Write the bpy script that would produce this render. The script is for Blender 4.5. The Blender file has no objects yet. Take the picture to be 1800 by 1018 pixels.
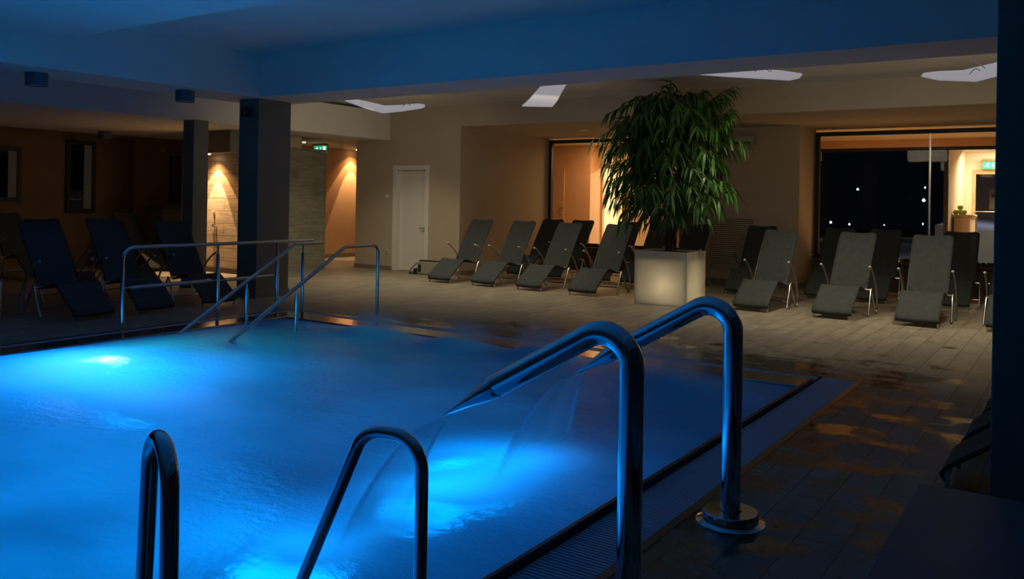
import bpy, math, random
from mathutils import Vector, Matrix
random.seed(7)
sc = bpy.context.scene
COL = sc.collection
PI = math.pi

# ------------------------------------------------------------------ camera, world, exposure
cam_d = bpy.data.cameras.new('camera'); cam = bpy.data.objects.new('camera', cam_d); COL.objects.link(cam)
FPX, YAW, ROLL, CY, CAMH = 1489.0, -0.594877, 0.0170981, 352.17, 1.5
F = Vector((math.sin(YAW), math.cos(YAW), 0)); R0 = Vector((math.cos(YAW), -math.sin(YAW), 0)); U0 = Vector((0, 0, 1))
Rv = R0*math.cos(ROLL) + U0*math.sin(ROLL); Uv = U0*math.cos(ROLL) - R0*math.sin(ROLL)
M = Matrix((Rv, Uv, -F)).transposed().to_4x4(); M.translation = (0, 0, CAMH)
cam.matrix_world = M
cam_d.sensor_width = 36.0; cam_d.lens = FPX/1800*36; cam_d.shift_y = -(509-CY)/1800
cam_d.clip_start = 0.05; cam_d.clip_end = 200
sc.camera = cam
sc.view_settings.view_transform = 'Standard'
try: sc.view_settings.look = 'None'
except Exception: pass
sc.view_settings.exposure = 0.0; sc.view_settings.gamma = 1.0
sc.view_settings.use_curve_mapping = False
w = bpy.data.worlds.new('night'); sc.world = w; w.use_nodes = True
w.node_tree.nodes['Background'].inputs[0].default_value = (0.25, 0.32, 0.6, 1)
w.node_tree.nodes['Background'].inputs[1].default_value = 0.004

def light(name, kind, loc, power, color, size=0.3, size_y=None, aim=None, spot=None, blend=0.3, parent=None, spread=None):
    d = bpy.data.lights.new(name, kind); d.energy = power; d.color = color
    if kind == 'AREA':
        d.size = size
        if size_y: d.shape = 'RECTANGLE'; d.size_y = size_y
        else: d.shape = 'DISK'
        if spread: d.spread = math.radians(spread)
    else:
        d.shadow_soft_size = size
    if kind == 'SPOT': d.spot_size = spot; d.spot_blend = blend
    o = bpy.data.objects.new(name, d); COL.objects.link(o); o.location = loc
    if aim is not None:
        o.rotation_euler = (Vector(aim)-Vector(loc)).to_track_quat('-Z', 'Y').to_euler()
    if parent is not None:
        o.parent = parent; o.matrix_parent_inverse = Matrix.Translation(-Vector(parent.location))
    return o

WARM = (1.0, 0.84, 0.56); AMBER = (1.0, 0.52, 0.20); BLUE = (0.0, 0.31, 1.0)
# the pool's underwater lamps (fixtures are built further down)
POOL_LAMPS = [((-8.03, 4.62, -0.86), (-6.3, 2.6, -0.1), 47, 'wall', .26), ((-8.03, 1.6, -0.86), (-5.0, 2.2, -0.2), 9, 'wall', .26),
              ((-6.55, 4.35, -1.24), (-6.5, 3.9, 0), 30, 'floor', .42)]
for l, a, p, kd, sz in POOL_LAMPS+[((-4.6, 2.7, -1.2), (-4.6, 2.7, 0), 14, 'bed', 1.8), ((-3.2, 0.6, -1.2), (-3.2, .6, 0), 5, 'bed', 1.6), ((-4.2, 5.2, -1.2), (-4.2, 5.0, 0), 3, 'bed', 2.0),
                               ((-2.98, 3.95, -0.52), (-2.75, 3.9, 0), 6, 'bed', .60), ((-2.85, 3.38, -0.40), (-2.7, 3.35, 0), 2.2, 'bed', .45), ((-2.95, 2.58, -0.60), (-2.8, 2.5, 0), 4.0, 'bed', .5)]:  # bed entries are added lights without fixtures, shaping the water's glow
    c_ = Vector(l)+(Vector(a)-Vector(l)).normalized()*.09
    light('underwater_light', 'AREA', c_, p, BLUE, sz, aim=a, spread=150)
# ceiling lamps of the lounge, up in the hall ceiling near the back wall
for x, p_ in ((-11.1, 16), (-8.9, 11), (-7.2, 14), (-3.4, 19), (-1.2, 19)):
    light('hall_downlight', 'AREA', (x, 11.3, 3.30), p_, WARM, 0.4, aim=(x, 11.45, 0), spread=105)
# corridor and shower downlights
def wallwash(loc, k):
    light('downlight', 'SPOT', loc, 34*k, (1, .66, .34), 0.012, aim=(loc[0], loc[1], 0), spot=math.radians(48), blend=0.10)
    light('downlight', 'SPOT', loc, 16*k, (1, .60, .28), 0.012, aim=(loc[0], loc[1], 0), spot=math.radians(76), blend=0.10)
    light('downlight', 'SPOT', loc, 6*k, (1, .48, .17), 0.03, aim=(loc[0], loc[1], 0), spot=math.radians(115), blend=0.6)
# rooms behind the glass
light('treatment_room_lamp', 'AREA', (-9.4, 18.2, 2.85), 62, (1, .52, .22), 1.0, aim=(-9.6, 18.4, 0))
light('bright_room_lamp', 'AREA', (-9.5, 21.2, 2.8), 260, (1, .80, .52), 1.2, aim=(-9.5, 21.2, 0))
light('garden_room_fill', 'AREA', (-3.0, 17.2, .32), 42, (1, .44, .14), .5, 1.6, aim=(-3.0, 17.9, 3.0))  # added uplight hidden behind the parapet to brighten the orange ceiling
light('entrance_lamp', 'AREA', (-1.4, 21.6, 2.72), 105, (1, .80, .54), 1.2, aim=(-1.5, 22.2, 0))
light('porch_light', 'AREA', (-1.8, 26.5, 3.2), 60, (.85, .8, 1.0), 1.0, aim=(-1.9, 27, 0))

# ------------------------------------------------------------------ materials
def nodes(name):
    m = bpy.data.materials.new(name); m.use_nodes = True
    nt = m.node_tree; b = nt.nodes['Principled BSDF']
    return m, nt, b
def N(nt, t, **kw):
    n = nt.nodes.new(t)
    for k, v in kw.items():
        if k.startswith('i_'):
            n.inputs[k[2:].replace('_', ' ')].default_value = v
        else: setattr(n, k, v)
    return n
def L(nt, a, b): nt.links.new(a, b)
def ramp(nt, pts):
    r = nt.nodes.new('ShaderNodeValToRGB'); cr = r.color_ramp
    cr.elements[0].position = pts[0][0]; cr.elements[0].color = pts[0][1]
    cr.elements[1].position = pts[-1][0]; cr.elements[1].color = pts[-1][1]
    for p, c in pts[1:-1]:
        e = cr.elements.new(p); e.color = c
    return r
def g(v): return (v, v, v, 1)
def mat(name, col, rough=.6, metal=0., var=0.0, scale=6.0, bump=0.0, bscale=60, spec=.5):
    m, nt, b = nodes(name)
    b.inputs['Roughness'].default_value = rough; b.inputs['Metallic'].default_value = metal
    b.inputs['Specular IOR Level'].default_value = spec
    tc = N(nt, 'ShaderNodeTexCoord')
    if var > 0:
        n = N(nt, 'ShaderNodeTexNoise', i_Scale=scale, i_Detail=4.0)
        L(nt, tc.outputs['Object'], n.inputs['Vector'])
        lo = tuple(c*(1-var) for c in col)+(1,); hi = tuple(min(1, c*(1+var)) for c in col)+(1,)
        r = ramp(nt, [(.3, lo), (.7, hi)]); L(nt, n.outputs['Fac'], r.inputs[0]); L(nt, r.outputs[0], b.inputs['Base Color'])
    else: b.inputs['Base Color'].default_value = tuple(col)+(1,)
    if bump > 0:
        n2 = N(nt, 'ShaderNodeTexNoise', i_Scale=bscale, i_Detail=3.0); L(nt, tc.outputs['Object'], n2.inputs['Vector'])
        bp = N(nt, 'ShaderNodeBump', i_Strength=bump, i_Distance=.01); L(nt, n2.outputs['Fac'], bp.inputs['Height']); L(nt, bp.outputs[0], b.inputs['Normal'])
    return m
def emit(name, col, s):
    m, nt, b = nodes(name)
    b.inputs['Base Color'].default_value = tuple(col)+(1,); b.inputs['Emission Color'].default_value = tuple(col)+(1,); b.inputs['Emission Strength'].default_value = s
    return m

PLASTER = mat('white plaster', (.74, .72, .68), .8, var=.03, scale=2, bump=.05)
BEIGE = mat('beige wall paint', (.52, .44, .33), .8, var=.04, scale=2, bump=.08)
TAUPE = mat('dark taupe paint', (.20, .185, .145), .75, var=.05, scale=3, bump=.08)
TERRA = mat('terracotta wall paint', (.58, .36, .20), .8, var=.05, scale=2, bump=.08)
CREAM = mat('cream wall paint', (.72, .60, .44), .8, var=.03, scale=2)
SKIRT = mat('grey stone skirting', (.22, .19, .15), .6, var=.1, scale=10)
WHITE = mat('white lacquer', (.78, .76, .72), .45, var=.01)
PLASTIC = mat('white plastic', (.7, .68, .63), .4)
STEEL = mat('polished steel', (.72, .73, .76), .09, metal=1.0, var=.02, scale=3)
SATIN = mat('satin steel tube', (.60, .60, .60), .28, metal=1.0, var=.05, scale=20)
LEDGE = mat('dark band steel', (.30, .31, .33), .16, metal=.9, var=.15, scale=5)
BLACK = mat('black frame', (.012, .011, .011), .5)
DARKPL = mat('black plastic', (.015, .015, .017), .45)
BLUEGREY = mat('blue grey lacquer', (.11, .12, .15), .5, var=.08, scale=4)
SOIL = mat('dark soil', (.03, .02, .013), .95, var=.4, scale=40, bump=.6, bscale=80)
BARK = mat('grey brown bark', (.10, .065, .035), .9, var=.35, scale=25, bump=.5)
BAGM = mat('olive canvas', (.27, .27, .21), .9, var=.12, scale=30, bump=.3, bscale=200)
WOOD = mat('light wood', (.55, .36, .19), .5, var=.12, scale=8)
TERRAC = mat('glazed clay', (.40, .25, .13), .45, var=.1, scale=5)
FRUIT = mat('green apple skin', (.42, .62, .08), .35, var=.1, scale=8)
GREENSIGN = emit('green sign face', (.0, .42, .20), .9)
WHITESIGN = emit('white sign pictogram', (.9, 1, .95), 1.0)
LAMPGLOW = emit('lamp glow', (1, .75, .45), 40)
STREETGLOW = emit('street lamp glow', (1, .93, .85), 60)
PENDANT = emit('frosted lit acrylic', (.40, .39, .43), .62)
POOLGLOW = emit('underwater lamp lens', (.80, .92, 1.0), 95)
DIMSPOT = emit('dimmed spot', (1, .75, .5), .35)
GROUND_OUT = mat('grey gravel', (.24, .24, .26), .9, var=.3, scale=30, bump=.5)

def m_floor():
    m, nt, b = nodes('stone plank tiles')
    tc = N(nt, 'ShaderNodeTexCoord'); mp = N(nt, 'ShaderNodeMapping'); mp.inputs['Rotation'].default_value = (0, 0, PI/2)
    mp.inputs['Location'].default_value = (0.31, .06, 0)
    L(nt, tc.outputs['Object'], mp.inputs['Vector'])
    br = N(nt, 'ShaderNodeTexBrick'); br.offset = .45
    L(nt, mp.outputs[0], br.inputs['Vector'])
    for k, v in (('Scale', 1.0), ('Mortar Size', .004), ('Mortar Smooth', .1), ('Brick Width', .6), ('Row Height', .2)): br.inputs[k].default_value = v
    br.inputs['Color1'].default_value = (.31, .275, .22, 1); br.inputs['Color2'].default_value = (.25, .225, .18, 1); br.inputs['Mortar'].default_value = (.10, .09, .075, 1)
    # streaky stone grain
    mp2 = N(nt, 'ShaderNodeMapping'); mp2.inputs['Scale'].default_value = (9, 2.2, 4); L(nt, tc.outputs['Object'], mp2.inputs['Vector'])
    n = N(nt, 'ShaderNodeTexNoise', i_Scale=1.0, i_Detail=6.0, i_Roughness=.6); L(nt, mp2.outputs[0], n.inputs['Vector'])
    r = ramp(nt, [(.3, g(.72)), (.7, g(1.08))]); L(nt, n.outputs['Fac'], r.inputs[0])
    mx = N(nt, 'ShaderNodeMix', data_type='RGBA', blend_type='MULTIPLY'); mx.inputs[0].default_value = 1
    L(nt, br.outputs['Color'], mx.inputs[6]); L(nt, r.outputs[0], mx.inputs[7])
    # wet stone along the pool's rim: noise edged puddles within about two metres of it
    sx = N(nt, 'ShaderNodeSeparateXYZ'); L(nt, tc.outputs['Object'], sx.inputs[0])
    def edge(sock, a, bb):
        mr = N(nt, 'ShaderNodeMapRange'); mr.inputs['From Min'].default_value = a; mr.inputs['From Max'].default_value = bb; L(nt, sock, mr.inputs['Value']); return mr.outputs[0]
    yw = edge(sx.outputs[1], 9.3, 7.8); xw = edge(sx.outputs[0], -.2, -1.7)
    xm = edge(sx.outputs[0], -8.2, -5.6)
    ml0 = N(nt, 'ShaderNodeMath', operation='MULTIPLY'); L(nt, yw, ml0.inputs[0]); L(nt, xm, ml0.inputs[1])
    ml = N(nt, 'ShaderNodeMath', operation='MINIMUM'); L(nt, ml0.outputs[0], ml.inputs[0]); L(nt, xw, ml.inputs[1])
    # south of the north rim the east deck only is wet
    mxm = N(nt, 'ShaderNodeMath', operation='MAXIMUM'); L(nt, ml.outputs[0], mxm.inputs[0])
    ye = edge(sx.outputs[1], 8.2, 6.8); xe = edge(sx.outputs[0], -4.5, -2.5); m3 = N(nt, 'ShaderNodeMath', operation='MULTIPLY'); L(nt, xw, m3.inputs[0]); L(nt, xe, m3.inputs[1]); m2 = N(nt, 'ShaderNodeMath', operation='MULTIPLY'); L(nt, ye, m2.inputs[0]); L(nt, m3.outputs[0], m2.inputs[1]); L(nt, m2.outputs[0], mxm.inputs[1])
    mp3 = N(nt, 'ShaderNodeMapping'); mp3.inputs['Scale'].default_value = (1.3, 2.0, 1); L(nt, tc.outputs['Object'], mp3.inputs['Vector'])
    nn = N(nt, 'ShaderNodeTexNoise', i_Scale=1.5, i_Detail=5.0, i_Roughness=.62); L(nt, mp3.outputs[0], nn.inputs['Vector'])
    con = N(nt, 'ShaderNodeMath', operation='MULTIPLY_ADD'); con.inputs[1].default_value = 2.0; con.inputs[2].default_value = -.5; L(nt, nn.outputs['Fac'], con.inputs[0])
    ad = N(nt, 'ShaderNodeMath', operation='ADD'); L(nt, con.outputs[0], ad.inputs[0])
    hm = N(nt, 'ShaderNodeMath', operation='MULTIPLY'); hm.inputs[1].default_value = .52; L(nt, mxm.outputs[0], hm.inputs[0]); L(nt, hm.outputs[0], ad.inputs[1])
    wr = ramp(nt, [(.80, g(0)), (.84, g(1))]); L(nt, ad.outputs[0], wr.inputs[0])
    wet = N(nt, 'ShaderNodeMix', data_type='RGBA', blend_type='MULTIPLY'); wet.inputs[7].default_value = (.30, .29, .28, 1)
    L(nt, wr.outputs[0], wet.inputs[0]); L(nt, mx.outputs[2], wet.inputs[6]); L(nt, wet.outputs[2], b.inputs['Base Color'])
    rr = ramp(nt, [(.80, g(.55)), (.84, g(.30)), (.98, g(.26)), (1.06, g(.08))]); L(nt, ad.outputs[0], rr.inputs[0]); L(nt, rr.outputs[0], b.inputs['Roughness'])
    bp = N(nt, 'ShaderNodeBump', i_Strength=.5, i_Distance=.004); L(nt, br.outputs['Fac'], bp.inputs['Height']); bp.invert = True
    bp2 = N(nt, 'ShaderNodeBump', i_Strength=.25, i_Distance=.004); L(nt, n.outputs['Fac'], bp2.inputs['Height']); L(nt, bp.outputs[0], bp2.inputs['Normal']); L(nt, bp2.outputs[0], b.inputs['Normal'])
    return m
FLOOR = m_floor()

def m_stone(name, c1, c2, mort, bw, rh, axes, rough=.6):
    m, nt, b = nodes(name)
    tc = N(nt, 'ShaderNodeTexCoord'); s = N(nt, 'ShaderNodeSeparateXYZ'); cb = N(nt, 'ShaderNodeCombineXYZ')
    L(nt, tc.outputs['Object'], s.inputs[0]); L(nt, s.outputs[axes[0]], cb.inputs[0]); L(nt, s.outputs[axes[1]], cb.inputs[1])
    br = N(nt, 'ShaderNodeTexBrick'); L(nt, cb.outputs[0], br.inputs['Vector'])
    for k, v in (('Scale', 1.0), ('Mortar Size', .006), ('Brick Width', bw), ('Row Height', rh)): br.inputs[k].default_value = v
    br.inputs['Color1'].default_value = c1; br.inputs['Color2'].default_value = c2; br.inputs['Mortar'].default_value = mort
    mp = N(nt, 'ShaderNodeMapping'); mp.inputs['Scale'].default_value = (3, 3, 22); L(nt, tc.outputs['Object'], mp.inputs['Vector'])
    n = N(nt, 'ShaderNodeTexNoise', i_Scale=1.0, i_Detail=5.0); L(nt, mp.outputs[0], n.inputs['Vector'])
    r = ramp(nt, [(.3, g(.75)), (.7, g(1.1))]); L(nt, n.outputs['Fac'], r.inputs[0])
    mx = N(nt, 'ShaderNodeMix', data_type='RGBA', blend_type='MULTIPLY'); mx.inputs[0].default_value = 1
    L(nt, br.outputs['Color'], mx.inputs[6]); L(nt, r.outputs[0], mx.inputs[7]); L(nt, mx.outputs[2], b.inputs['Base Color'])
    b.inputs['Roughness'].default_value = rough
    bp = N(nt, 'ShaderNodeBump', i_Strength=.5, i_Distance=.006); L(nt, n.outputs['Fac'], bp.inputs['Height']); L(nt, bp.outputs[0], b.inputs['Normal'])
    return m
STONE_X = m_stone('grey green stone slabs', (.30, .285, .22, 1), (.25, .24, .185, 1), (.34, .32, .26, 1), .6, .3, (1, 2))
STONE_Y = m_stone('sand stone slabs', (.50, .40, .30, 1), (.44, .35, .26, 1), (.2, .15, .1, 1), .6, .24, (0, 2))
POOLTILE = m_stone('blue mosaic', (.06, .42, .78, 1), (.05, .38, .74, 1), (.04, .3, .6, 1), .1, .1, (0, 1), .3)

def m_fabric():
    m, nt, b = nodes('charcoal mesh sling')
    tc = N(nt, 'ShaderNodeTexCoord'); w1 = N(nt, 'ShaderNodeTexWave', i_Scale=60.0); L(nt, tc.outputs['Object'], w1.inputs['Vector'])
    n = N(nt, 'ShaderNodeTexNoise', i_Scale=14.0, i_Detail=3.0); L(nt, tc.outputs['Object'], n.inputs['Vector'])
    r = ramp(nt, [(.3, (.034, .043, .046, 1)), (.7, (.048, .058, .061, 1))]); L(nt, n.outputs['Fac'], r.inputs[0]); L(nt, r.outputs[0], b.inputs['Base Color'])
    b.inputs['Roughness'].default_value = .8
    bp = N(nt, 'ShaderNodeBump', i_Strength=.15, i_Distance=.002); L(nt, w1.outputs['Fac'], bp.inputs['Height']); L(nt, bp.outputs[0], b.inputs['Normal'])
    t = N(nt, 'ShaderNodeBsdfTransparent'); mx = N(nt, 'ShaderNodeMixShader'); mx.inputs[0].default_value = .07
    out = nt.nodes['Material Output']; L(nt, b.outputs[0], mx.inputs[1]); L(nt, t.outputs[0], mx.inputs[2]); L(nt, mx.outputs[0], out.inputs['Surface'])
    return m
FABRIC = m_fabric()

def m_leaf():
    m, nt, b = nodes('dark glossy leaf')
    tc = N(nt, 'ShaderNodeTexCoord'); n = N(nt, 'ShaderNodeTexNoise', i_Scale=5.0, i_Detail=2.0); L(nt, tc.outputs['Object'], n.inputs['Vector'])
    r = ramp(nt, [(.3, (.026, .10, .016, 1)), (.7, (.075, .20, .032, 1))]); L(nt, n.outputs['Fac'], r.inputs[0]); L(nt, r.outputs[0], b.inputs['Base Color'])
    b.inputs['Roughness'].default_value = .38
    return m
LEAF = m_leaf()

def m_planter():
    m, nt, b = nodes('translucent white planter shell')
    b.inputs['Base Color'].default_value = (.78, .74, .64, 1); b.inputs['Roughness'].default_value = .45
    tc = N(nt, 'ShaderNodeTexCoord'); n = N(nt, 'ShaderNodeTexNoise', i_Scale=3.0); L(nt, tc.outputs['Object'], n.inputs['Vector'])
    r = ramp(nt, [(.3, (.66, .62, .52, 1)), (.7, (.74, .70, .60, 1))]); L(nt, n.outputs['Fac'], r.inputs[0])
    t = N(nt, 'ShaderNodeBsdfTranslucent'); L(nt, r.outputs[0], t.inputs[0])
    mx = N(nt, 'ShaderNodeMixShader'); mx.inputs[0].default_value = .30
    out = nt.nodes['Material Output']; L(nt, b.outputs[0], mx.inputs[1]); L(nt, t.outputs[0], mx.inputs[2]); L(nt, mx.outputs[0], out.inputs['Surface'])
    return m
PLANTER = m_planter()

def m_glass():
    m, nt, b = nodes('window glass')
    gl = N(nt, 'ShaderNodeBsdfGlossy'); gl.inputs['Roughness'].default_value = .02
    t = N(nt, 'ShaderNodeBsdfTransparent'); t.inputs[0].default_value = (.93, .95, .95, 1)
    fr = N(nt, 'ShaderNodeFresnel'); fr.inputs[0].default_value = 1.16
    mx = N(nt, 'ShaderNodeMixShader'); L(nt, fr.outputs[0], mx.inputs[0]); L(nt, t.outputs[0], mx.inputs[1]); L(nt, gl.outputs[0], mx.inputs[2])
    L(nt, mx.outputs[0], nt.nodes['Material Output'].inputs['Surface'])
    return m
GLASS = m_glass()

def m_water():
    m, nt, b = nodes('aerated pool water')
    out = nt.nodes['Material Output']; nt.nodes.remove(b)
    tc = N(nt, 'ShaderNodeTexCoord')
    mp = N(nt, 'ShaderNodeMapping'); mp.inputs['Scale'].default_value = (1, 1.6, 1); L(nt, tc.outputs['Object'], mp.inputs['Vector'])
    n1 = N(nt, 'ShaderNodeTexNoise', i_Scale=9.0, i_Detail=5.0, i_Roughness=.6); L(nt, mp.outputs[0], n1.inputs['Vector'])
    bp = N(nt, 'ShaderNodeBump', i_Strength=.45, i_Distance=.05); L(nt, n1.outputs['Fac'], bp.inputs['Height'])
    # bubbles: cloudy, and densest (vertex attribute) where jets strike; also carries painted lamp glow
    n2 = N(nt, 'ShaderNodeTexNoise', i_Scale=1.1, i_Detail=4.0, i_Roughness=.55); L(nt, mp.outputs[0], n2.inputs['Vector'])
    at = N(nt, 'ShaderNodeAttribute', attribute_name='foam_glow')
    r2 = ramp(nt, [(.3, g(.62)), (.7, g(.86))]); L(nt, n2.outputs['Fac'], r2.inputs[0])
    ad = N(nt, 'ShaderNodeMath', operation='ADD', use_clamp=True); L(nt, r2.outputs[0], ad.inputs[0]); L(nt, at.outputs['Fac'], ad.inputs[1])
    tr = N(nt, 'ShaderNodeBsdfTranslucent')
    colm = ramp(nt, [(0, (.02, .50, .58, 1)), (.6, (.40, .8, .9, 1)), (1, (.9, .97, 1, 1))]); L(nt, at.outputs['Fac'], colm.inputs[0]); L(nt, colm.outputs[0], tr.inputs[0])
    rf = N(nt, 'ShaderNodeBsdfRefraction'); rf.inputs['IOR'].default_value = 1.33; rf.inputs['Roughness'].default_value = .10; rf.inputs[0].default_value = (.7, .92, 1, 1)
    L(nt, bp.outputs[0], rf.inputs['Normal'])
    mx = N(nt, 'ShaderNodeMixShader'); L(nt, ad.outputs[0], mx.inputs[0]); L(nt, rf.outputs[0], mx.inputs[1]); L(nt, tr.outputs[0], mx.inputs[2])
    gl = N(nt, 'ShaderNodeBsdfGlossy'); gl.inputs['Roughness'].default_value = .22; L(nt, bp.outputs[0], gl.inputs['Normal'])
    fr = N(nt, 'ShaderNodeFresnel'); fr.inputs[0].default_value = 1.33
    geo = N(nt, 'ShaderNodeNewGeometry')
    inv = N(nt, 'ShaderNodeMath', operation='SUBTRACT'); inv.inputs[0].default_value = 1.0; L(nt, geo.outputs['Backfacing'], inv.inputs[1])
    fm = N(nt, 'ShaderNodeMath', operation='MULTIPLY'); L(nt, fr.outputs[0], fm.inputs[0]); L(nt, inv.outputs[0], fm.inputs[1])
    mx2 = N(nt, 'ShaderNodeMixShader'); fk = N(nt, 'ShaderNodeMath', operation='MULTIPLY'); fk.inputs[1].default_value = .55; L(nt, fm.outputs[0], fk.inputs[0]); L(nt, fk.outputs[0], mx2.inputs[0]); L(nt, mx.outputs[0], mx2.inputs[1]); L(nt, gl.outputs[0], mx2.inputs[2])
    L(nt, mx2.outputs[0], out.inputs['Surface'])
    return m
WATER = m_water()

def m_jet():
    m, nt, b = nodes('thin falling water')
    out = nt.nodes['Material Output']; nt.nodes.remove(b)
    at = N(nt, 'ShaderNodeAttribute', attribute_name='dense')
    tc = N(nt, 'ShaderNodeTexCoord')
    t = N(nt, 'ShaderNodeBsdfTransparent'); d = N(nt, 'ShaderNodeBsdfTranslucent'); d.inputs[0].default_value = (.8, .9, 1, 1)
    df = N(nt, 'ShaderNodeBsdfDiffuse'); df.inputs[0].default_value = (.8, .9, 1, 1)
    ms = N(nt, 'ShaderNodeMixShader'); ms.inputs[0].default_value = .5; L(nt, d.outputs[0], ms.inputs[1]); L(nt, df.outputs[0], ms.inputs[2])
    mx = N(nt, 'ShaderNodeMixShader'); L(nt, at.outputs['Fac'], mx.inputs[0]); L(nt, t.outputs[0], mx.inputs[1]); L(nt, ms.outputs[0], mx.inputs[2])
    L(nt, mx.outputs[0], out.inputs['Surface'])
    return m
JET = m_jet()

def m_grate():
    m, nt, b = nodes('ribbed plastic gutter grating')
    b.inputs['Base Color'].default_value = (.42, .56, .70, 1); b.inputs['Roughness'].default_value = .5  # white plastic tinted blue, the pool's light put into its colour
    return m
GRATE = m_grate()

# ------------------------------------------------------------------ mesh helpers
class MB:
    def __init__(s): s.v = []; s.f = []
    def box(s, x0, x1, y0, y1, z0, z1):
        k = len(s.v)
        s.v += [(x, y, z) for z in (z0, z1) for y in (y0, y1) for x in (x0, x1)]
        s.f += [tuple(k+i for i in q) for q in ((0, 2, 3, 1), (4, 5, 7, 6), (0, 1, 5, 4), (2, 6, 7, 3), (0, 4, 6, 2), (1, 3, 7, 5))]
        return s
    def quad(s, *p):
        k = len(s.v); s.v += [tuple(q) for q in p]; s.f.append(tuple(range(k, k+len(p)))); return s
    def tube(s, pts, r, n=12, cap=True, flat=None):
        pts = [Vector(p) for p in pts]; k = len(s.v); m = len(pts)
        rr = r if isinstance(r, (list, tuple)) else [r]*m
        t0 = (pts[1]-pts[0]).normalized()
        u = t0.orthogonal().normalized() if abs(t0.z) > .95 or flat is None else None
        if u is None: u = Vector(flat)
        if flat is not None: u = (Vector(flat)-t0*t0.dot(Vector(flat))).normalized()
        for i, p in enumerate(pts):
            t = (pts[min(i+1, m-1)]-pts[max(i-1, 0)]).normalized()
            u = (u-t*t.dot(u)).normalized(); w_ = t.cross(u)
            a, b_ = rr[i] if isinstance(rr[i], (list, tuple)) else (rr[i], rr[i])
            for j in range(n):
                an = 2*PI*j/n; s.v.append(tuple(p+u*(a*math.cos(an))+w_*(b_*math.sin(an))))
        for i in range(m-1):
            for j in range(n):
                j2 = (j+1) % n
                s.f.append((k+i*n+j, k+i*n+j2, k+(i+1)*n+j2, k+(i+1)*n+j))
        if cap:
            s.f.append(tuple(k+j for j in reversed(range(n)))); s.f.append(tuple(k+(m-1)*n+j for j in range(n)))
        return s
    def lathe(s, prof, c=(0, 0, 0), n=24):
        k = len(s.v); m = len(prof)
        for r, z in prof:
            for j in range(n):
                an = 2*PI*j/n; s.v.append((c[0]+r*math.cos(an), c[1]+r*math.sin(an), c[2]+z))
        for i in range(m-1):
            for j in range(n):
                j2 = (j+1) % n; s.f.append((k+i*n+j, k+i*n+j2, k+(i+1)*n+j2, k+(i+1)*n+j))
        s.f.append(tuple(k+j for j in reversed(range(n)))); s.f.append(tuple(k+(m-1)*n+j for j in range(n)))
        return s
    def prism(s, poly, z0, z1):      # poly in xy
        k = len(s.v); n = len(poly)
        s.v += [(x, y, z0) for x, y in poly]+[(x, y, z1) for x, y in poly]
        s.f.append(tuple(k+i for i in reversed(range(n)))); s.f.append(tuple(k+n+i for i in range(n)))
        for i in range(n):
            j = (i+1) % n; s.f.append((k+i, k+j, k+n+j, k+n+i))
        return s
    def ball(s, c, r, n=10, sq=1.0):
        prof = [(max(1e-4, r*math.sin(PI*i/n)), -r*sq*math.cos(PI*i/n)) for i in range(n+1)]
        return s.lathe(prof, c, n=2*n)
    def build(s, name, m, parent=None, org=(0, 0, 0), smooth=False, bevel=0, seg=2):
        me = bpy.data.meshes.new(name)
        me.from_pydata([(v[0]-org[0], v[1]-org[1], v[2]-org[2]) for v in s.v], [], s.f); me.update()
        o = bpy.data.objects.new(name, me); COL.objects.link(o); me.materials.append(m)
        if parent is not None: o.parent = parent
        else: o.location = org
        if smooth:
            for p in me.polygons: p.use_smooth = True
            try: me.set_sharp_from_angle(angle=math.radians(40))
            except Exception: pass
        if bevel:
            bm = o.modifiers.new('bevel', 'BEVEL'); bm.width = bevel; bm.segments = seg; bm.limit_method = 'ANGLE'
        return o
def fillet(pts, r, n=8):
    pts = [Vector(p) for p in pts]; out = [pts[0]]
    rs = r if isinstance(r, (list, tuple)) else [r]*len(pts)
    for i in range(1, len(pts)-1):
        a, b, c = pts[i-1], pts[i], pts[i+1]; d1 = (a-b).normalized(); d2 = (c-b).normalized()
        th = d1.angle(d2); t = min(rs[i]/math.tan(th/2), (a-b).length*.49, (c-b).length*.49)
        rad = t*math.tan(th/2); ce = b+(d1+d2).normalized()*(rad/math.sin(th/2))
        p0, p1 = b+d1*t, b+d2*t; v0, v1 = p0-ce, p1-ce; an = v0.angle(v1); ax = v0.cross(v1).normalized()
        for k in range(n+1): out.append(ce+Matrix.Rotation(an*k/n, 3, ax) @ v0)
    out.append(pts[-1]); return out
def spline(pts, n=6):
    P = [Vector(p) for p in pts]; out = []
    for i in range(len(P)-1):
        p0 = P[max(i-1, 0)]; p1 = P[i]; p2 = P[i+1]; p3 = P[min(i+2, len(P)-1)]
        for k in range(n):
            t = k/n
            out.append(.5*((2*p1)+(p2-p0)*t+(2*p0-5*p1+4*p2-p3)*t*t+(3*p1-p0-3*p2+p3)*t**3))
    out.append(P[-1]); return out
def tag(o, label=None, cat=None, group=None, kind=None):
    if label: o['label'] = label
    if cat: o['category'] = cat
    if group: o['group'] = group
    if kind: o['kind'] = kind
    return o
def empty(name, loc, rz=0):
    o = bpy.data.objects.new(name, None); COL.objects.link(o); o.location = loc; o.rotation_euler = (0, 0, rz); o.empty_display_size = .1
    return o
def kids(o): return [c for c in COL.objects if c.parent == o]
def copy_tree(o, parent=None):
    c = o.copy(); COL.objects.link(c)
    if parent is not None: c.parent = parent
    for ch in kids(o): copy_tree(ch, c)
    return c
def struct(o, label=None, cat=None): return tag(o, label, cat, kind='structure')

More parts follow.
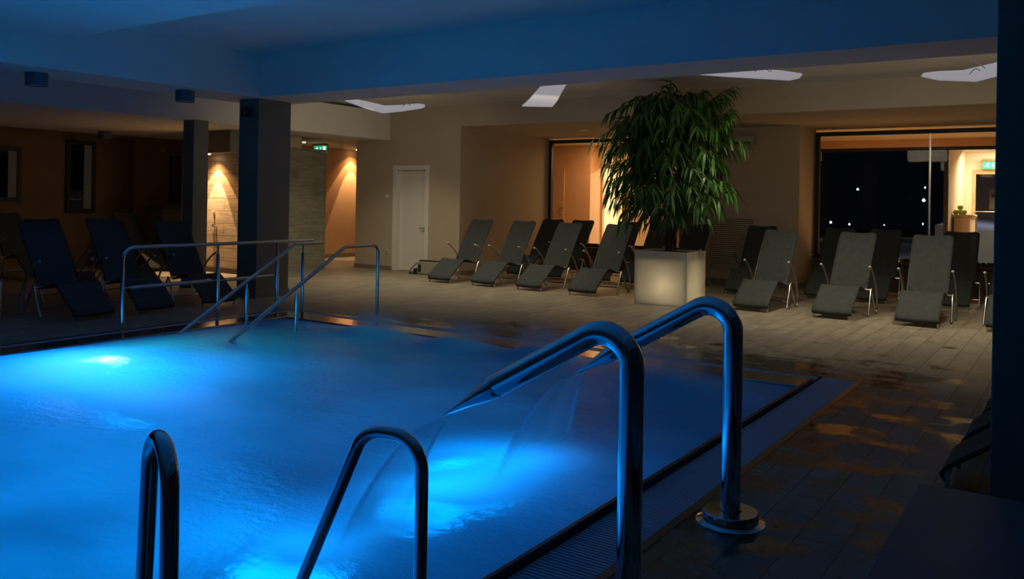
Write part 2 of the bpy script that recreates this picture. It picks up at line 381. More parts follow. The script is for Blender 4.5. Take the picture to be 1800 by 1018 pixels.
# ------------------------------------------------------------------ the pool
XW, XE, YN, YS = -8.71, -1.585, 7.68, -1.6           # outer edge of the gutter grating
LW, LE, LN, LS = -8.42, -1.885, 7.39, -1.3           # outer face of the overflow lip
WW, WE, WN, WS = -8.08, -1.915, 7.04, -1.0           # water
ZW = 0.012
b = MB()
b.box(WW-.2, WE+.03, WS-.1, WN+.2, -1.35, -1.3)
b.box(LW, WW, LS, LN, -1.3, -.03); b.box(WE, LE, LS, LN, -1.3, -.03); b.box(WW, WE, WN, LN, -1.3, -.03); b.box(WW, WE, LS, WS, -1.3, -.03)
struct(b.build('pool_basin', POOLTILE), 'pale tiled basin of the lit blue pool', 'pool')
b = MB()
b.box(LW, WW, LS, LN, -.03, .03); b.box(WW, WE, WN, LN, -.03, .03); b.box(WW, WE, LS, WS, -.03, .03)  # added ledge, stands in for the dark waterline band seen through water
struct(b.build('pool_dark_band', LEDGE, bevel=.012), 'dark ledge standing in for the underwater band along the far pool edges', 'pool edge')
b = MB(); b.box(WE, LE, LS, LN, -.03, .036)
struct(b.build('pool_lip', mat('dark wet lip tile', (.035, .035, .04), .3, var=.2, scale=9), bevel=.006), 'narrow dark overflow lip along the near pool edge', 'pool edge')
# gutter: channel bed and ribbed grating
b = MB()
b.box(XW, LW, YS, YN, -.12, -.05); b.box(LE, XE, YS, YN, -.12, -.05); b.box(LW, LE, LN, YN, -.12, -.05); b.box(LW, LE, YS, LS, -.12, -.05)
struct(b.build('pool_gutter', mat('gutter concrete', (.05, .055, .06), .8)), 'dark gutter channel under the grating', 'gutter')
b = MB(); st = .026
y = YS+.02
while y < YN-.02:
    b.box(LE+.008, XE-.01, y, y+.016, -.02, 0.0)
    b.box(XW+.01, LW-.008, y, y+.016, -.02, 0.0); y += st
x = LW+.02
while x < LE-.02:
    b.box(x, x+.016, LN+.008, YN-.01, -.02, 0.0); x += st
b.box(LE+.06, LE+.075, YS, YN, -.03, -.02); b.box(XE-.08, XE-.065, YS, YN, -.03, -.02)
struct(b.build('pool_grating', GRATE), 'ribbed overflow grating around the pool', 'grating')
b = MB()
b.box(XE-.012, XE+.035, YS, YN+.035, -.05, .004); b.box(XW-.035, XE-.012, YN-.012, YN+.035, -.05, .004); b.box(XW-.035, XW+.012, YS, YN-.012, -.05, .004)
struct(b.build('pool_edge_trim', mat('wet steel edge profile', (.16, .13, .11), .22, metal=.9), bevel=.003), 'thin metal edge between grating and deck', 'trim')
# water surface with bubbling mounds and vertex foam
MOUNDS = [(-6.45, 6.72, .42, .10), (-5.25, 6.7, .40, .10), (-4.25, 6.72, .35, .12), (-3.1, 6.6, .7, .05), (-2.6, 6.3, .5, .05)]
FOAM_GLOW = [(-2.62, 3.55, .26, .22, .55), (-2.60, 4.25, .25, .24, .60), (-2.60, 3.9, .22, .3, .45), (-2.80, 3.35, .26, .16, .35), (-2.68, 2.50, .24, .16, .45), (-2.60, 2.85, .10, .20, .25),
        (-5.7, 3.65, .75, .40, .60), (-6.9, 3.5, .6, .6, .22), (-4.6, 2.8, 1.1, .7, .16), (-7.2, 4.0, .7, .5, .25), (-3.9, 1.9, .9, .7, .10)]  # patches away from the jets paint lamp glow into the water
DEEP = [(-4.6, 5.3, 1.3, .9, .30), (-2.6, 5.5, .8, .5, .2), (-7.2, 6.2, .8, .6, .2), (-3.3, 4.9, .5, .5, .15)]
nx, ny = 250, 320
vs = []; fo = []
rng = random.Random(3)
for j in range(ny+1):
    yy = WS+(WN-WS)*j/ny
    for i in range(nx+1):
        xx = WW+(WE-WW)*i/nx; z = ZW
        for mx_, my_, s_, h_ in MOUNDS:
            z += h_*math.exp(-((xx-mx_)**2+(yy-my_)**2*1.6)/(s_*s_))*(1 if 0 < i < nx and 0 < j < ny else .2)
        f_ = 0
        for fx, fy, sx_, sy_, a_ in FOAM_GLOW: f_ += a_*math.exp(-((xx-fx)/sx_)**2-((yy-fy)/sy_)**2)
        for mx_, my_, s_, h_ in MOUNDS: f_ += 1.2*h_*math.exp(-((xx-mx_)**2+(yy-my_)**2)/(s_*s_))
        fo.append(max(0, min(1, f_)))
        vs.append((xx, yy, z))
fs = [(j*(nx+1)+i, j*(nx+1)+i+1, (j+1)*(nx+1)+i+1, (j+1)*(nx+1)+i) for j in range(ny) for i in range(nx)]
me = bpy.data.meshes.new('pool_water'); me.from_pydata(vs, [], fs); me.update(); me.materials.append(WATER)
a_ = me.attributes.new('foam_glow', 'FLOAT', 'POINT'); a_.data.foreach_set('value', fo)
for p in me.polygons: p.use_smooth = True
wo = bpy.data.objects.new('pool_water', me); COL.objects.link(wo); struct(wo, 'glowing blue rippled water of the indoor pool', 'water')
LENSDIM = emit('dim underwater lamp lens', (.2, .75, 1.0), .25)
PL_LAB = ['round underwater lamp glowing white near the far left pool wall', None, 'round underwater lamp in the pool bed shining near the left side', None, None, None, None, None]
for i, (l, a, p, kd, sz) in enumerate(POOL_LAMPS):
    ax = Vector((0, 0, 1)) if kd == 'floor' else Vector((1 if a[0] > l[0] else -1, 0, 0))
    c = Vector(l)-ax*.05
    if i == 1: continue                  # behind the lip, nothing of its fixture shows
    root = empty('underwater_lamp', c)
    tag(root, PL_LAB[i] or 'round underwater lamp sunk in the pool shell', 'lamp', 'underwater pool lamps')
    MB().tube([Vector((0, 0, 0)), ax*.05], .23, 24).build('lamp_ring', SATIN, root, smooth=True)
    MB().tube([ax*.05, ax*.06], .15 if kd == 'wall' else .20, 24).build('lamp_lens', POOLGLOW if i == 0 else LENSDIM, root, smooth=True)

# ------------------------------------------------------------------ floor
b = MB()
x0, x1, y0, y1 = -18.5, 3.0, -3.0, 16.5
b.box(x0, XW-.035, y0, y1, -.2, 0); b.box(XE+.035, x1, y0, y1, -.2, 0); b.box(XW-.035, XE+.035, YN+.035, y1, -.2, 0); b.box(XW-.035, XE+.035, y0, YS, -.2, 0)
struct(b.build('floor', FLOOR), 'beige stone plank floor around the pool', 'floor')

# ------------------------------------------------------------------ walls, beams, ceilings
ZB = 2.933; WY = 13.217; NX0 = -10.18; BX = -12.05; ZL = 2.712; ZH = 3.36; GY = 15.5; RX = -4.26; WPY = 16.5
def S(name, m, *boxes, bevel=0):
    b = MB()
    for q in boxes: b.box(*q)
    return struct(b.build(name, m, bevel=bevel))
# beams round the pool
S('beam_north', PLASTER, (-10.85, 1.5, 8.10, 8.96, ZB, 3.75))
S('beam_west', PLASTER, (-10.85, -9.91, -3.0, 8.10, ZB, 3.75))
S('beam_east', PLASTER, (-.2, 1.5, -3.0, 8.10, ZB, 3.75))
S('ceiling_pool', PLASTER, (-9.91, -.2, 5.2, 8.10, 3.56, 3.7))
S('ceiling_soffit', PLASTER, (-9.91, -.2, -3.0, 5.2, 3.28, 3.7))
S('ceiling_hall', PLASTER, (-13.0, 3.0, 8.96, WY+.02, ZH, ZH+.2))
# columns
def column(name, x0, x1, y0, y1, z1, label):
    r = empty(name, (x0, y0, 0)); struct(r, label, 'column')
    b = MB().box(x0, x1, y0, y1, 0, z1).build('column_shaft', TAUPE, r, (x0, y0, 0), bevel=.008)
    b = MB().box(x0-.012, x1+.012, y0-.012, y1+.012, 0, .10).build('baseboard', SKIRT, r, (x0, y0, 0), bevel=.003)
    return r
column('column_west', -10.49, -10.05, 8.19, 8.80, ZB, 'square taupe column at the far pool corner')
column('column_hall', -12.16, -11.88, 8.40, 8.68, ZL, 'slim dark square pillar in the left hall')
column('column_east', -.352, .15, 4.55, 5.05, 3.75, 'near black square column at the right edge')
# bulkhead and low ceiling of the west hall
S('trim_1', PLASTER, (BX-.25, BX, -3.0, WY, ZL, 3.30))
S('ceiling_west', PLASTER, (-18.5, BX-.25, -3.0, 18.4, ZL+.001, ZL+.15))
# door wall with the niche
S('wall_north', BEIGE, (-13.0, -11.93, WY, WY+.3, 0, ZL), (-10.96, NX0, WY, WY+.3, 0, ZL), (-11.93, -10.96, WY, WY+.3, 2.18, ZL), (-13.0, NX0, WY, WY+.3, ZL, 3.5))
S('wall_niche_left', BEIGE, (NX0-.3, NX0, WY+.3, WPY+.2, 0, 3.0))
S('beam_niche', BEIGE, (NX0, 3.0, WY, WY+.35, ZB, 3.5))
S('ceiling_niche', BEIGE, (NX0, 3.0, WY+.35, WPY+.3, ZB, 3.1))
S('wall_grille', BEIGE, (-6.55, RX, GY, GY+.3, 0, ZB), (RX-.3, RX, GY+.3, WPY+.1, 0, ZB), (-6.55, -6.25, GY+.3, WPY+.1, 0, ZB))
S('wall_parapet', mat('dark brown parapet paint', (.16, .11, .075), .7, var=.05), (NX0, -6.55, WPY, WPY+.2, 0, .50), (RX, 3.0, WPY, WPY+.2, 0, .50))
S('wall_east', TAUPE, (2.9, 3.1, -3.0, WPY, 0, 3.6))
S('wall_south', TAUPE, (-18.5, 3.0, -3.2, -3.0, 0, 3.7))
WALLW = mat('shaded terracotta paint', (.22, .125, .058), .8, var=.06, scale=2)  # terracotta darkened so the hall's dimness sits in the colour
S('wall_west', WALLW, (-16.9, -16.7, -3.0, 8.85, 0, ZL), (-16.9, -16.7, 10.38, 13.5, 0, ZL), (-17.3, -16.9, 8.85, 10.38, 0, ZL), (-16.9, -16.7, 8.85, 10.38, 2.655, ZL))
S('baseboard_north', SKIRT, (-13.01, -11.93, WY-.012, WY, 0, .09), (-10.96, NX0, WY-.012, WY, 0, .09), (NX0, NX0+.012, WY, WPY, 0, .09), (-6.5, RX+.012, GY-.012, GY, 0, .09), (RX, RX+.012, GY, WPY, 0, .09), bevel=.003)
S('baseboard_west', SKIRT, (-16.7, -16.688, -3, 8.85, 0, .09), (-16.7, -16.688, 10.38, 11.6, 0, .09), bevel=.003)
# stone block with the shower bay on its south face
SX = -13.08
S('wall_stone', STONE_X, (-14.44, SX, 10.62, 12.42, 0, 2.48))
S('wall_stone_header', BEIGE, (-14.44, SX-.01, 10.62, 11.75, 2.48, ZL))
S('wall_shower', STONE_Y, (-14.44, SX-.02, 10.46, 10.62, 0, 2.30))
S('trim_2', TAUPE, (-14.44, SX, 10.02, 10.62, 2.30, ZL))
S('shower_light_blocker', STONE_Y, (-14.52, -14.44, 10.02, 10.62, 0, 2.30))  # unseen side wall added to keep shower light off the west wall
S('baseboard_shower', mat('dark shower plinth', (.06, .04, .03), .5), (-14.44, SX-.02, 10.42, 10.46, 0, .10))
# lobby beyond the door wall
S('wall_corridor', TERRA, (-15.6, -15.4, 12.42, 18.2, 0, ZL))
S('wall_corridor_north', TERRA, (-15.6, -13.0, 18.2, 18.4, 0, ZL))
S('wall_corridor_east', TERRA, (-13.0, -12.8, WY+.3, 18.2, 0, ZL))
S('baseboard_corridor', SKIRT, (-15.4, -15.388, 12.42, 18.2, 0, .10))
S('floor_corridor', FLOOR, (-18.5, -12.8, 16.5, 18.4, -.2, 0))
# ------------------------------------------------------------------ windows
def window(name, x0, x1, z0, z1, y, mull, label):
    r = empty(name, (x0, y, z0)); struct(r, label, 'window'); og = (x0, y, z0); t = .075
    b = MB(); b.box(x0, x0+t, y-.05, y+.05, z0, z1); b.box(x1-t, x1, y-.05, y+.05, z0, z1); b.box(x0+t, x1-t, y-.05, y+.05, z0, z0+t); b.box(x0+t, x1-t, y-.05, y+.05, z1-t, z1)
    b.build('window_frame', BLACK, r, og, bevel=.004)
    MB().box(x0+t, x1-t, y-.006, y+.006, z0+t, z1-t).build('window_glass', GLASS, r, og)
    for mx_ in mull:
        MB().box(mx_-.012, mx_+.012, y-.02, y+.02, z0+t, z1-t).build('mullion', SATIN, r, og)
    MB().box(x0, x1, y-.14, y-.05, z0-.03, z0).build('window_sill', mat('wooden sill', (.22, .13, .07), .5), r, og, bevel=.004)
    return r
window('window_1', NX0+.02, -6.56, .50, ZB-.05, WPY+.03, [], 'wide black framed window onto a warm room behind the plant')
window('window_2', RX+.02, 2.6, .50, ZB-.05, WPY+.03, [-2.28], 'wide black framed window onto a dark room at the right')
# west hall windows
def wwin(name, y0, y1, z0, z1, x, label):
    r = empty(name, (x, y0, z0)); struct(r, label, 'window'); og = (x, y0, z0); t = .08
    b = MB(); b.box(x, x+.06, y0, y0+t, z0, z1); b.box(x, x+.06, y1-t, y1, z0, z1); b.box(x, x+.06, y0+t, y1-t, z0, z0+t); b.box(x, x+.06, y0+t, y1-t, z1-t, z1)
    b.build('window_frame', BLACK, r, og, bevel=.004)
    MB().box(x+.02, x+.03, y0+t, y1-t, z0+t, z1-t).build('window_glass', mat('night glass', (.006, .007, .012), .05), r, og)
    MB().box(x+.031, x+.04, y1-t-.16, y1-t, z0+t, z1-t).build('window_blind', mat('grey blind strip', (.30, .29, .30), .8), r, og)
    if z0 < 1.25:
        b = MB()
        for k in range(9): b.box(x+.031, x+.036, y0+t+.01+k*.03, y0+t+.016+k*.03, z0+t, z0+t+.36)
        b.box(x+.031, x+.036, y0+t, y0+t+.26, z0+t+.18, z0+t+.20)
        b.build('window_railing', mat('pale railing outside', (.25, .27, .33), .6), r, og)
    return r
wwin('window_3', 7.45, 8.06, 1.32, 2.34, -16.70, 'small dark window with a pale strip at the left edge')
wwin('window_4', 9.02, 9.62, 1.10, 2.55, -16.90, 'tall narrow dark window in the recessed bay of the left wall')
# ------------------------------------------------------------------ rooms behind the windows
S('floor_back_rooms', mat('back room floor', (.42, .33, .23), .5, var=.1), (-13, 3, WPY+.2, 24, -.2, 0))
S('ceiling_back_rooms', CREAM, (-13, 3, WPY+.3, 23, 2.93, 3.05))
S('wall_room_left', TERRA, (-13.0, -10.60, 18.9, 19.1, 0, 2.93), (-10.60, -10.40, 18.9, 19.5, 0, 2.93), (-10.42, -10.36, 19.5, 19.6, 0, 2.93))
S('wall_room_back', CREAM, (-10.36, -10.30, 19.5, 19.6, 2.42, 2.93), (-10.30, -9.78, 19.5, 19.6, 2.42, 2.93), (-9.62, -9.05, 19.5, 19.6, 0, 2.93), (-9.05, -8.9, 19.5, 19.9, 0, 2.93), (-9.62, -4.9, 19.5, 19.6, 2.5, 2.93))
S('wall_room_orange', TERRA, (-8.9, -8.35, 19.8, 19.9, 0, 2.93))
S('wall_bright_room', CREAM, (-11.5, -6.4, 22.5, 22.6, 0, 2.93), (-11.6, -11.5, 19.6, 22.5, 0, 2.93), (-6.5, -6.4, 16.7, 22.5, 0, 2.93), (-7.2, -6.4, 19.5, 19.6, 0, 2.5))
# dark garden glazing and entrance
S('wall_garden_head', TERRA, (-6.4, .5, 19.45, 19.55, 2.76, 2.93))
S('wall_garden_frame', BLACK, (-6.4, -2.34, 19.45, 19.55, 2.69, 2.76), (-2.42, -2.34, 19.45, 19.55, 0, 2.69), (-6.4, -6.3, 19.45, 19.55, 0, 2.69), (-2.34, .5, 19.45, 19.55, 2.69, 2.76))
b = MB().box(-6.3, -2.42, 19.49, 19.51, 0, 2.69); struct(b.build('window_5', GLASS), 'dark garden window reflecting the warm room', 'window')
S('wall_entrance', CREAM, (-2.42, -2.34, 19.55, 22.6, 0, 2.8), (-2.6, -2.22, 22.6, 22.7, 0, 2.8), (-2.22, .6, 22.6, 22.7, 2.40, 2.8), (-.95, .6, 22.6, 22.7, 0, 2.4), (.5, .6, 19.5, 22.6, 0, 2.8))
S('ceiling_entrance', CREAM, (-2.42, .6, 19.5, 22.7, 2.8, 2.92))
r = empty('door_2', (-2.22, 22.65, 0)); struct(r, 'framed glass entrance door seen through the right window', 'door'); og = (-2.22, 22.65, 0)
b = MB(); b.box(-2.22, -2.14, 22.6, 22.7, 0, 2.4); b.box(-1.03, -.95, 22.6, 22.7, 0, 2.4); b.box(-2.14, -1.03, 22.6, 22.7, 2.3, 2.4); b.box(-2.14, -1.03, 22.6, 22.7, 0, .1)
b.build('door_frame', WOOD, r, og, bevel=.004); MB().box(-2.14, -1.03, 22.64, 22.66, .1, 2.3).build('door_glass', GLASS, r, og)
MB().tube([(-2.14, 22.57, 1.42), (-1.03, 22.57, 1.42)], .014).build('door_push_bar', SATIN, r, og, smooth=True)
S('ground_outside', GROUND_OUT, (-14, 8, 24, 60, -.25, -.05))
b = MB(); b.quad((-3.2, 24.2, 1.05), (2, 24.2, .6), (2, 30, .75), (-3.2, 30, 1.2)); b.quad((-3.2, 24.2, -.05), (2, 24.2, -.05), (2, 24.2, .6), (-3.2, 24.2, 1.05))
struct(b.build('ramp_outside', mat('pale grey ramp', (.20, .21, .25), .8, var=.1, scale=20)), 'pale grey ramp outside the entrance door', 'ramp')
S('wall_outside', mat('dim brown facade', (.2, .13, .08), .8, var=.1), (-3.2, 2.5, 31, 31.2, -.05, 3))
# ------------------------------------------------------------------ door_1
r = empty('door_1', (-11.93, WY, 0)); struct(r, 'plain white door with white frame in the beige back wall', 'door'); og = (-11.93, WY, 0)
b = MB(); b.box(-11.93, -11.83, WY-.02, WY+.14, 0, 2.18); b.box(-11.06, -10.96, WY-.02, WY+.14, 0, 2.18); b.box(-11.83, -11.06, WY-.02, WY+.14, 2.09, 2.18)
b.build('door_frame', WHITE, r, og, bevel=.006)
MB().box(-11.83, -11.06, WY+.10, WY+.14, .01, 2.09).build('door_leaf', WHITE, r, og, bevel=.004)
h = MB(); h.tube([(-11.13, WY+.10, .90), (-11.13, WY+.05, .90)], .012); h.tube([(-11.13, WY+.05, .90), (-11.25, WY+.05, .90)], .011); h.box(-11.155, -11.105, WY+.092, WY+.10, .82, .96)
h.build('door_handle', SATIN, r, og, smooth=True)
# interior door behind window_1
r = empty('door_3', (-12.4, 18.9, 0)); struct(r, 'terracotta door leaf in the warm room behind the window', 'door'); og = (-12.4, 18.9, 0)
MB().box(-12.1, -11.15, 18.87, 18.9, 0, 2.35).build('door_leaf', mat('warm door lacquer', (.52, .33, .19), .55), r, og, bevel=.006)
h = MB(); h.tube([(-11.23, 18.87, 1.33), (-11.23, 18.82, 1.33)], .014); h.tube([(-11.23, 18.82, 1.33), (-11.12, 18.82, 1.33)], .012); h.tube([(-11.25, 18.87, 1.15), (-11.25, 18.86, 1.15)], .022); h.build('door_handle', SATIN, r, og, smooth=True)
r = empty('door_4', (-9.78, 19.5, 0)); struct(r, 'dark framed glass door standing open onto the bright room', 'door'); og = (-9.78, 19.5, 0)
b = MB(); b.box(-10.30, -9.62, 19.46, 19.5, 2.36, 2.46); b.box(-9.78, -9.62, 19.46, 19.62, 0, 2.40); b.build('door_frame', mat('dark bronze frame', (.10, .05, .03), .4), r, og, bevel=.004)
h = MB(); h.tube([(-9.95, 19.42, 1.33), (-9.66, 19.42, 1.33)], .013); h.build('door_handle', SATIN, r, og, smooth=True)

# ------------------------------------------------------------------ loungers
def make_lounger():
    r = empty('sun_lounger', (0, 0, 0)); tag(r, 'lounger', 'sun lounger', 'charcoal mesh loungers')
    # sling: side profile (y, z), foot at y = 0
    prof = spline([(0, .035, .055), (0, .012, .085), (0, .03, .125), (0, .10, .185), (0, .27, .305), (0, .40, .395), (0, .45, .415), (0, .52, .408), (0, .64, .378), (0, .76, .352), (0, .815, .365), (0, .87, .45), (0, 1.0, .66), (0, 1.16, .89), (0, 1.29, 1.06), (0, 1.33, 1.125)], 4)
    nw = 12; b = MB(); W_ = .255; n = len(prof)
    tot = [0]
    for i in range(1, n): tot.append(tot[-1]+(prof[i]-prof[i-1]).length)
    for i, p in enumerate(prof):
        d = tot[-1]-tot[i]; wd = W_
        if d < .06: wd = W_-.06+math.sqrt(max(0, .06**2-(.06-d)**2))
        for j in range(nw+1):
            u = -1+2*j/nw
            b.v.append((u*wd, p.y, p.z-.010*(1-u*u)*(1 if p.z < .5 else 1.4)))
    for i in range(n-1):
        for j in range(nw):
            k = i*(nw+1)+j; b.f.append((k, k+1, k+nw+2, k+nw+1))
    sl = b.build('sling', FABRIC, r, smooth=True)
    so = sl.modifiers.new('thick', 'SOLIDIFY'); so.thickness = .009; so.offset = -1
    fr = MB()
    pts = [(p.y, p.z) for p in prof]
    for s in (-1, 1):
        fr.tube([(s*.245, y_, z_-.018) for y_, z_ in pts[6:-2:2]], .011, 8)
    fr.tube([(-.245, .44, .388), (.245, .44, .388)], .010, 8); fr.tube([(-.245, .80, .335), (.245, .80, .335)], .010, 8); fr.tube([(-.245, 1.12, .80), (.245, 1.12, .80)], .010, 8)
    fr.build('sling_frame', DARKPL, r, smooth=True)
    for s in (-1, 1):
        MB().box(s*.237-.010, s*.237+.010, .035, .060, 0, .115).build('leg', SATIN, r, bevel=.003)
    MB().tube([(-.237, .047, .075), (.237, .047, .075)], .009, 8).build('foot_bar', SATIN, r, smooth=True)
    for s in (-1, 1):
        x = s*.325
        pa = spline([(x, .655, .672), (x, .715, .655), (x, .80, .60), (x, .93, .485), (x, 1.03, .33), (x, 1.075, .18), (x, 1.08, .07), (x, 1.05, .016), (x, 1.0, .03), (x*.985, .93, .13), (x*.96, .80, .345)], 4)
        arm = MB().tube(pa, .0125, 10).build('arm_tube', SATIN, r, smooth=True)
        MB().tube([(x*.96, .80, .36), (x*.96, .77, .33), (x*.98, .70, .2), (x, .60, .012)], .0135, 10).build('leg', SATIN, r, smooth=True)
        MB().ball((x, .65, .673), .019, 6).build('arm_knob', MATS['cap'], arm, smooth=True)
    MB().tube([(-.31, .655, .105), (.31, .655, .105)], .010, 8).build('stretcher', SATIN, r, smooth=True)
    MB().tube([(-.312, .79, .35), (.312, .79, .35)], .011, 8).build('pivot_bar', SATIN, r, smooth=True)
    return r
MATS = {'cap': mat('pale plastic cap', (.55, .56, .56), .4)}
FR = 'front row of loungers facing the pool'; BR = 'back row of loungers by the windows'; WR = 'loungers in the dark left hall'; ER = 'loungers behind the right column'
spots = [
 (-9.57, 11.83, 0, 'charcoal lounger in front of the bag, nearest the white door', FR),
 (-8.62, 11.85, 0, 'charcoal lounger second from the white door in the front row', FR),
 (-7.66, 11.83, -.03, 'charcoal lounger third from the white door in the front row', FR),
 (-6.61, 11.77, 0, 'charcoal lounger in the front row, immediately left of the lit planter', FR),
 (-3.87, 11.70, -.03, 'charcoal lounger in the front row, first to the right of the lit planter', FR),
 (-2.77, 11.67, -.04, 'charcoal lounger in the front row, second to the right of the lit planter', FR),
 (-1.73, 11.63, 0, 'charcoal lounger in the front row, third to the right of the lit planter', FR),
 (-.73, 11.76, 0, 'charcoal lounger half hidden by the black right column', FR),
 (-9.22, 13.83, -.02, 'dark lounger at the left end of the back row, before the orange interior door', BR),
 (-8.48, 13.83, 0, 'dark lounger in the back row before the bright narrow doorway', BR),
 (-7.44, 13.83, 0, 'dark lounger in the back row, showing behind the lounger beside the planter', BR),
 (-6.73, 13.83, 0, 'dark lounger in the back row, seen behind the plant trunks', BR),
 (-6.02, 13.83, 0, 'dark lounger in the back row, seen between plant trunks and wall grille', BR),
 (-4.73, 13.75, .03, 'dark lounger in the back row, standing before the slatted wall grille', BR),
 (-3.49, 13.98, 0, 'dark lounger in the back row at the left end of the dark window', BR),
 (-2.76, 13.98, 0, 'dark lounger in the back row at the middle of the dark window', BR),
 (-1.63, 13.98, 0, 'dark lounger in the back row before the lit entrance door', BR),
 (-.90, 13.98, 0, 'dark lounger at the right end of the back row beside the column', BR),
 (-9.67, 5.54, PI/2, 'dark blue lit lounger nearest the left picture edge, left of the railing', WR),
 (-9.66, 6.34, PI/2-.06, 'dark lounger behind the left end of the pool railing', WR),
 (-9.66, 7.29, PI/2-.08, 'dark lounger behind the railing, next to the slim pillar', WR),
 (-11.07, 6.28, PI/2, 'unlit lounger in second row, peeking out behind the leftmost blue one', WR),
 (-11.10, 7.20, PI/2, 'unlit lounger in second row, between the railing loungers', WR),
 (-14.85, 7.55, PI/2, 'unlit lounger under the small lamp-lit window of the left wall', WR),
 (-14.85, 9.85, PI/2, 'unlit lounger under the tall narrow window of the left wall', WR),
 (-.63, 5.25, -PI/2, 'black lounger foot showing lowest beside the right column', ER),
 (-.61, 6.02, -PI/2, 'black lounger foot in the middle of three beside the right column', ER),
 (-.58, 6.80, -PI/2, 'black lounger foot showing highest beside the right column', ER)]
proto = make_lounger()
for i, (x, y, a, lab, grp) in enumerate(spots):
    o = proto if i == 0 else copy_tree(proto)
    o.location = (x, y, 0); o.rotation_euler = (0, 0, a); tag(o, lab, 'sun lounger', grp)

# ------------------------------------------------------------------ potted tree
PX0, PX1, PY0, PY1, PZ = -5.545, -4.72, 11.48, 12.20, .79
r = empty('potted_ficus', (-5.13, 11.84, 0)); og = (-5.13, 11.84, 0)
tag(r, 'tall bushy ficus with drooping narrow leaves in a glowing white cube planter', 'potted plant')
b = MB(); t = .03
b.box(PX0, PX1, PY0, PY0+t, 0, PZ); b.box(PX0, PX1, PY1-t, PY1, 0, PZ); b.box(PX0, PX0+t, PY0+t, PY1-t, 0, PZ); b.box(PX1-t, PX1, PY0+t, PY1-t, 0, PZ); b.box(PX0+t, PX1-t, PY0+t, PY1-t, 0, .02)
b.build('planter', PLANTER, r, og)
MB().box(PX0+t, PX1-t, PY0+t, PY1-t, .66, PZ-.03).build('soil', SOIL, r, og)
light('planter_bulb', 'POINT', (-5.10, 11.74, .30), 15, (1, .90, .70), .06)
cx, cyy = -5.13, 11.84
rng = random.Random(11)
leafmb = MB()
def leaf(p, d, ln, wd):
    d = d.normalized(); side = d.cross(Vector((0, 0, 1)))
    if side.length < .1: side = Vector((1, 0, 0))
    side.normalize(); side = (Matrix.Rotation(rng.uniform(-1.0, 1.0), 3, d) @ side)
    k = len(leafmb.v); q = Vector(p); st_ = 4; dd = d.copy(); prof = (.25, 1.0, .9, .5, .02)
    for i in range(st_+1):
        w_ = wd*prof[i]
        leafmb.v.append(tuple(q-side*w_)); leafmb.v.append(tuple(q+side*w_))
        dd = (dd+Vector((0, 0, -.30))).normalized(); q = q+dd*(ln/st_)
    for i in range(st_): leafmb.f.append((k+2*i, k+2*i+1, k+2*i+3, k+2*i+2))
twigs = MB()
def spray(start, end, nleaf, droop=.12):
    s_ = Vector(start); e_ = Vector(end); mid = (s_+e_)/2+Vector((0, 0, droop))
    pts = spline([s_, mid, e_], 5); twigs.tube(pts, [.008]*3+[.005]*(len(pts)-3), 5)
    n = len(pts)
    for i in range(nleaf):
        f_ = .25+.75*(i/nleaf)+rng.uniform(-.04, .04); k = min(n-2, max(0, int(f_*(n-1)))); p = pts[k].lerp(pts[k+1], f_*(n-1)-k if f_*(n-1)-k < 1 else 1)
        t_ = (pts[k+1]-pts[k]).normalized(); sd = t_.cross(Vector((0, 0, 1))); sd = sd.normalized() if sd.length > .05 else Vector((1, 0, 0))
        d = t_*.6+sd*rng.choice((-1, 1))*rng.uniform(.3, 1.0)+Vector((rng.uniform(-.2, .2), rng.uniform(-.2, .2), rng.uniform(-.75, .1)))
        leaf(p, d, rng.uniform(.24, .38), rng.uniform(.016, .024))
# trunks
for k in range(6):
    a = 2*PI*k/6+.3; x0_, y0_ = cx+.06*math.cos(a), cyy+.06*math.sin(a)
    top = (cx+.30*math.cos(a), cyy+.28*math.sin(a), rng.uniform(2.2, 2.7))
    pts = spline([(x0_, y0_, .72), (x0_+.02*math.cos(a*3), y0_+.02, 1.2), (cx+.16*math.cos(a), cyy+.15*math.sin(a), 1.7), top], 5)
    MB().tube(pts, [.030-.018*i/(len(pts)-1) for i in range(len(pts))], 8).build('trunk', BARK, r, og, smooth=True)
# crown tiers: (z, radius x, radius y, number of sprays, leaves)
for z, rx_, ry_, ns, nl in [(1.36, .66, .55, 14, 16), (1.58, 1.0, .75, 22, 18), (1.82, 1.08, .85, 28, 19), (2.08, 1.0, .9, 28, 19), (2.34, 1.10, .9, 30, 19), (2.58, 1.06, .9, 28, 19), (2.82, .92, .8, 24, 18), (3.02, .62, .6, 14, 16)]:
    for k in range(ns):
        a = 2*PI*(k+rng.random()*.9)/ns; rr = rng.choice((.55, .8, 1.0, 1.0, 1.12))*rng.uniform(.9, 1.08)
        e_ = (cx-.02+rx_*rr*math.cos(a)*(.84 if math.cos(a) > 0 else 1), cyy+ry_*rr*math.sin(a), z+rng.uniform(-.14, .12)-(.10 if rr > .95 else 0))
        s_ = (cx+.18*math.cos(a), cyy+.18*math.sin(a), z+rng.uniform(-.10, .10))
        spray(s_, e_, nl)
for tx, ty, tz in [(-5.22, 11.9, 3.36), (-5.05, 11.7, 3.12), (-4.72, 11.95, 3.22), (-4.42, 11.85, 3.16), (-4.28, 11.9, 3.22), (-4.55, 12.1, 3.1), (-5.55, 11.8, 3.12), (-5.9, 11.85, 2.92), (-6.05, 11.9, 2.80), (-4.2, 11.8, 2.9), (-4.25, 11.7, 2.75), (-4.9, 12.1, 3.2), (-5.35, 12.0, 3.2)]:
    for q in range(2): spray((cx+(tx-cx)*.3, cyy+(ty-cyy)*.3, tz-.55), (tx+rng.uniform(-.06, .06), ty+rng.uniform(-.1, .1), tz-rng.uniform(0, .1)), 16, .05)
twigs.build('branches', BARK, r, og)
leafmb.build('foliage', LEAF, r, og, smooth=True)

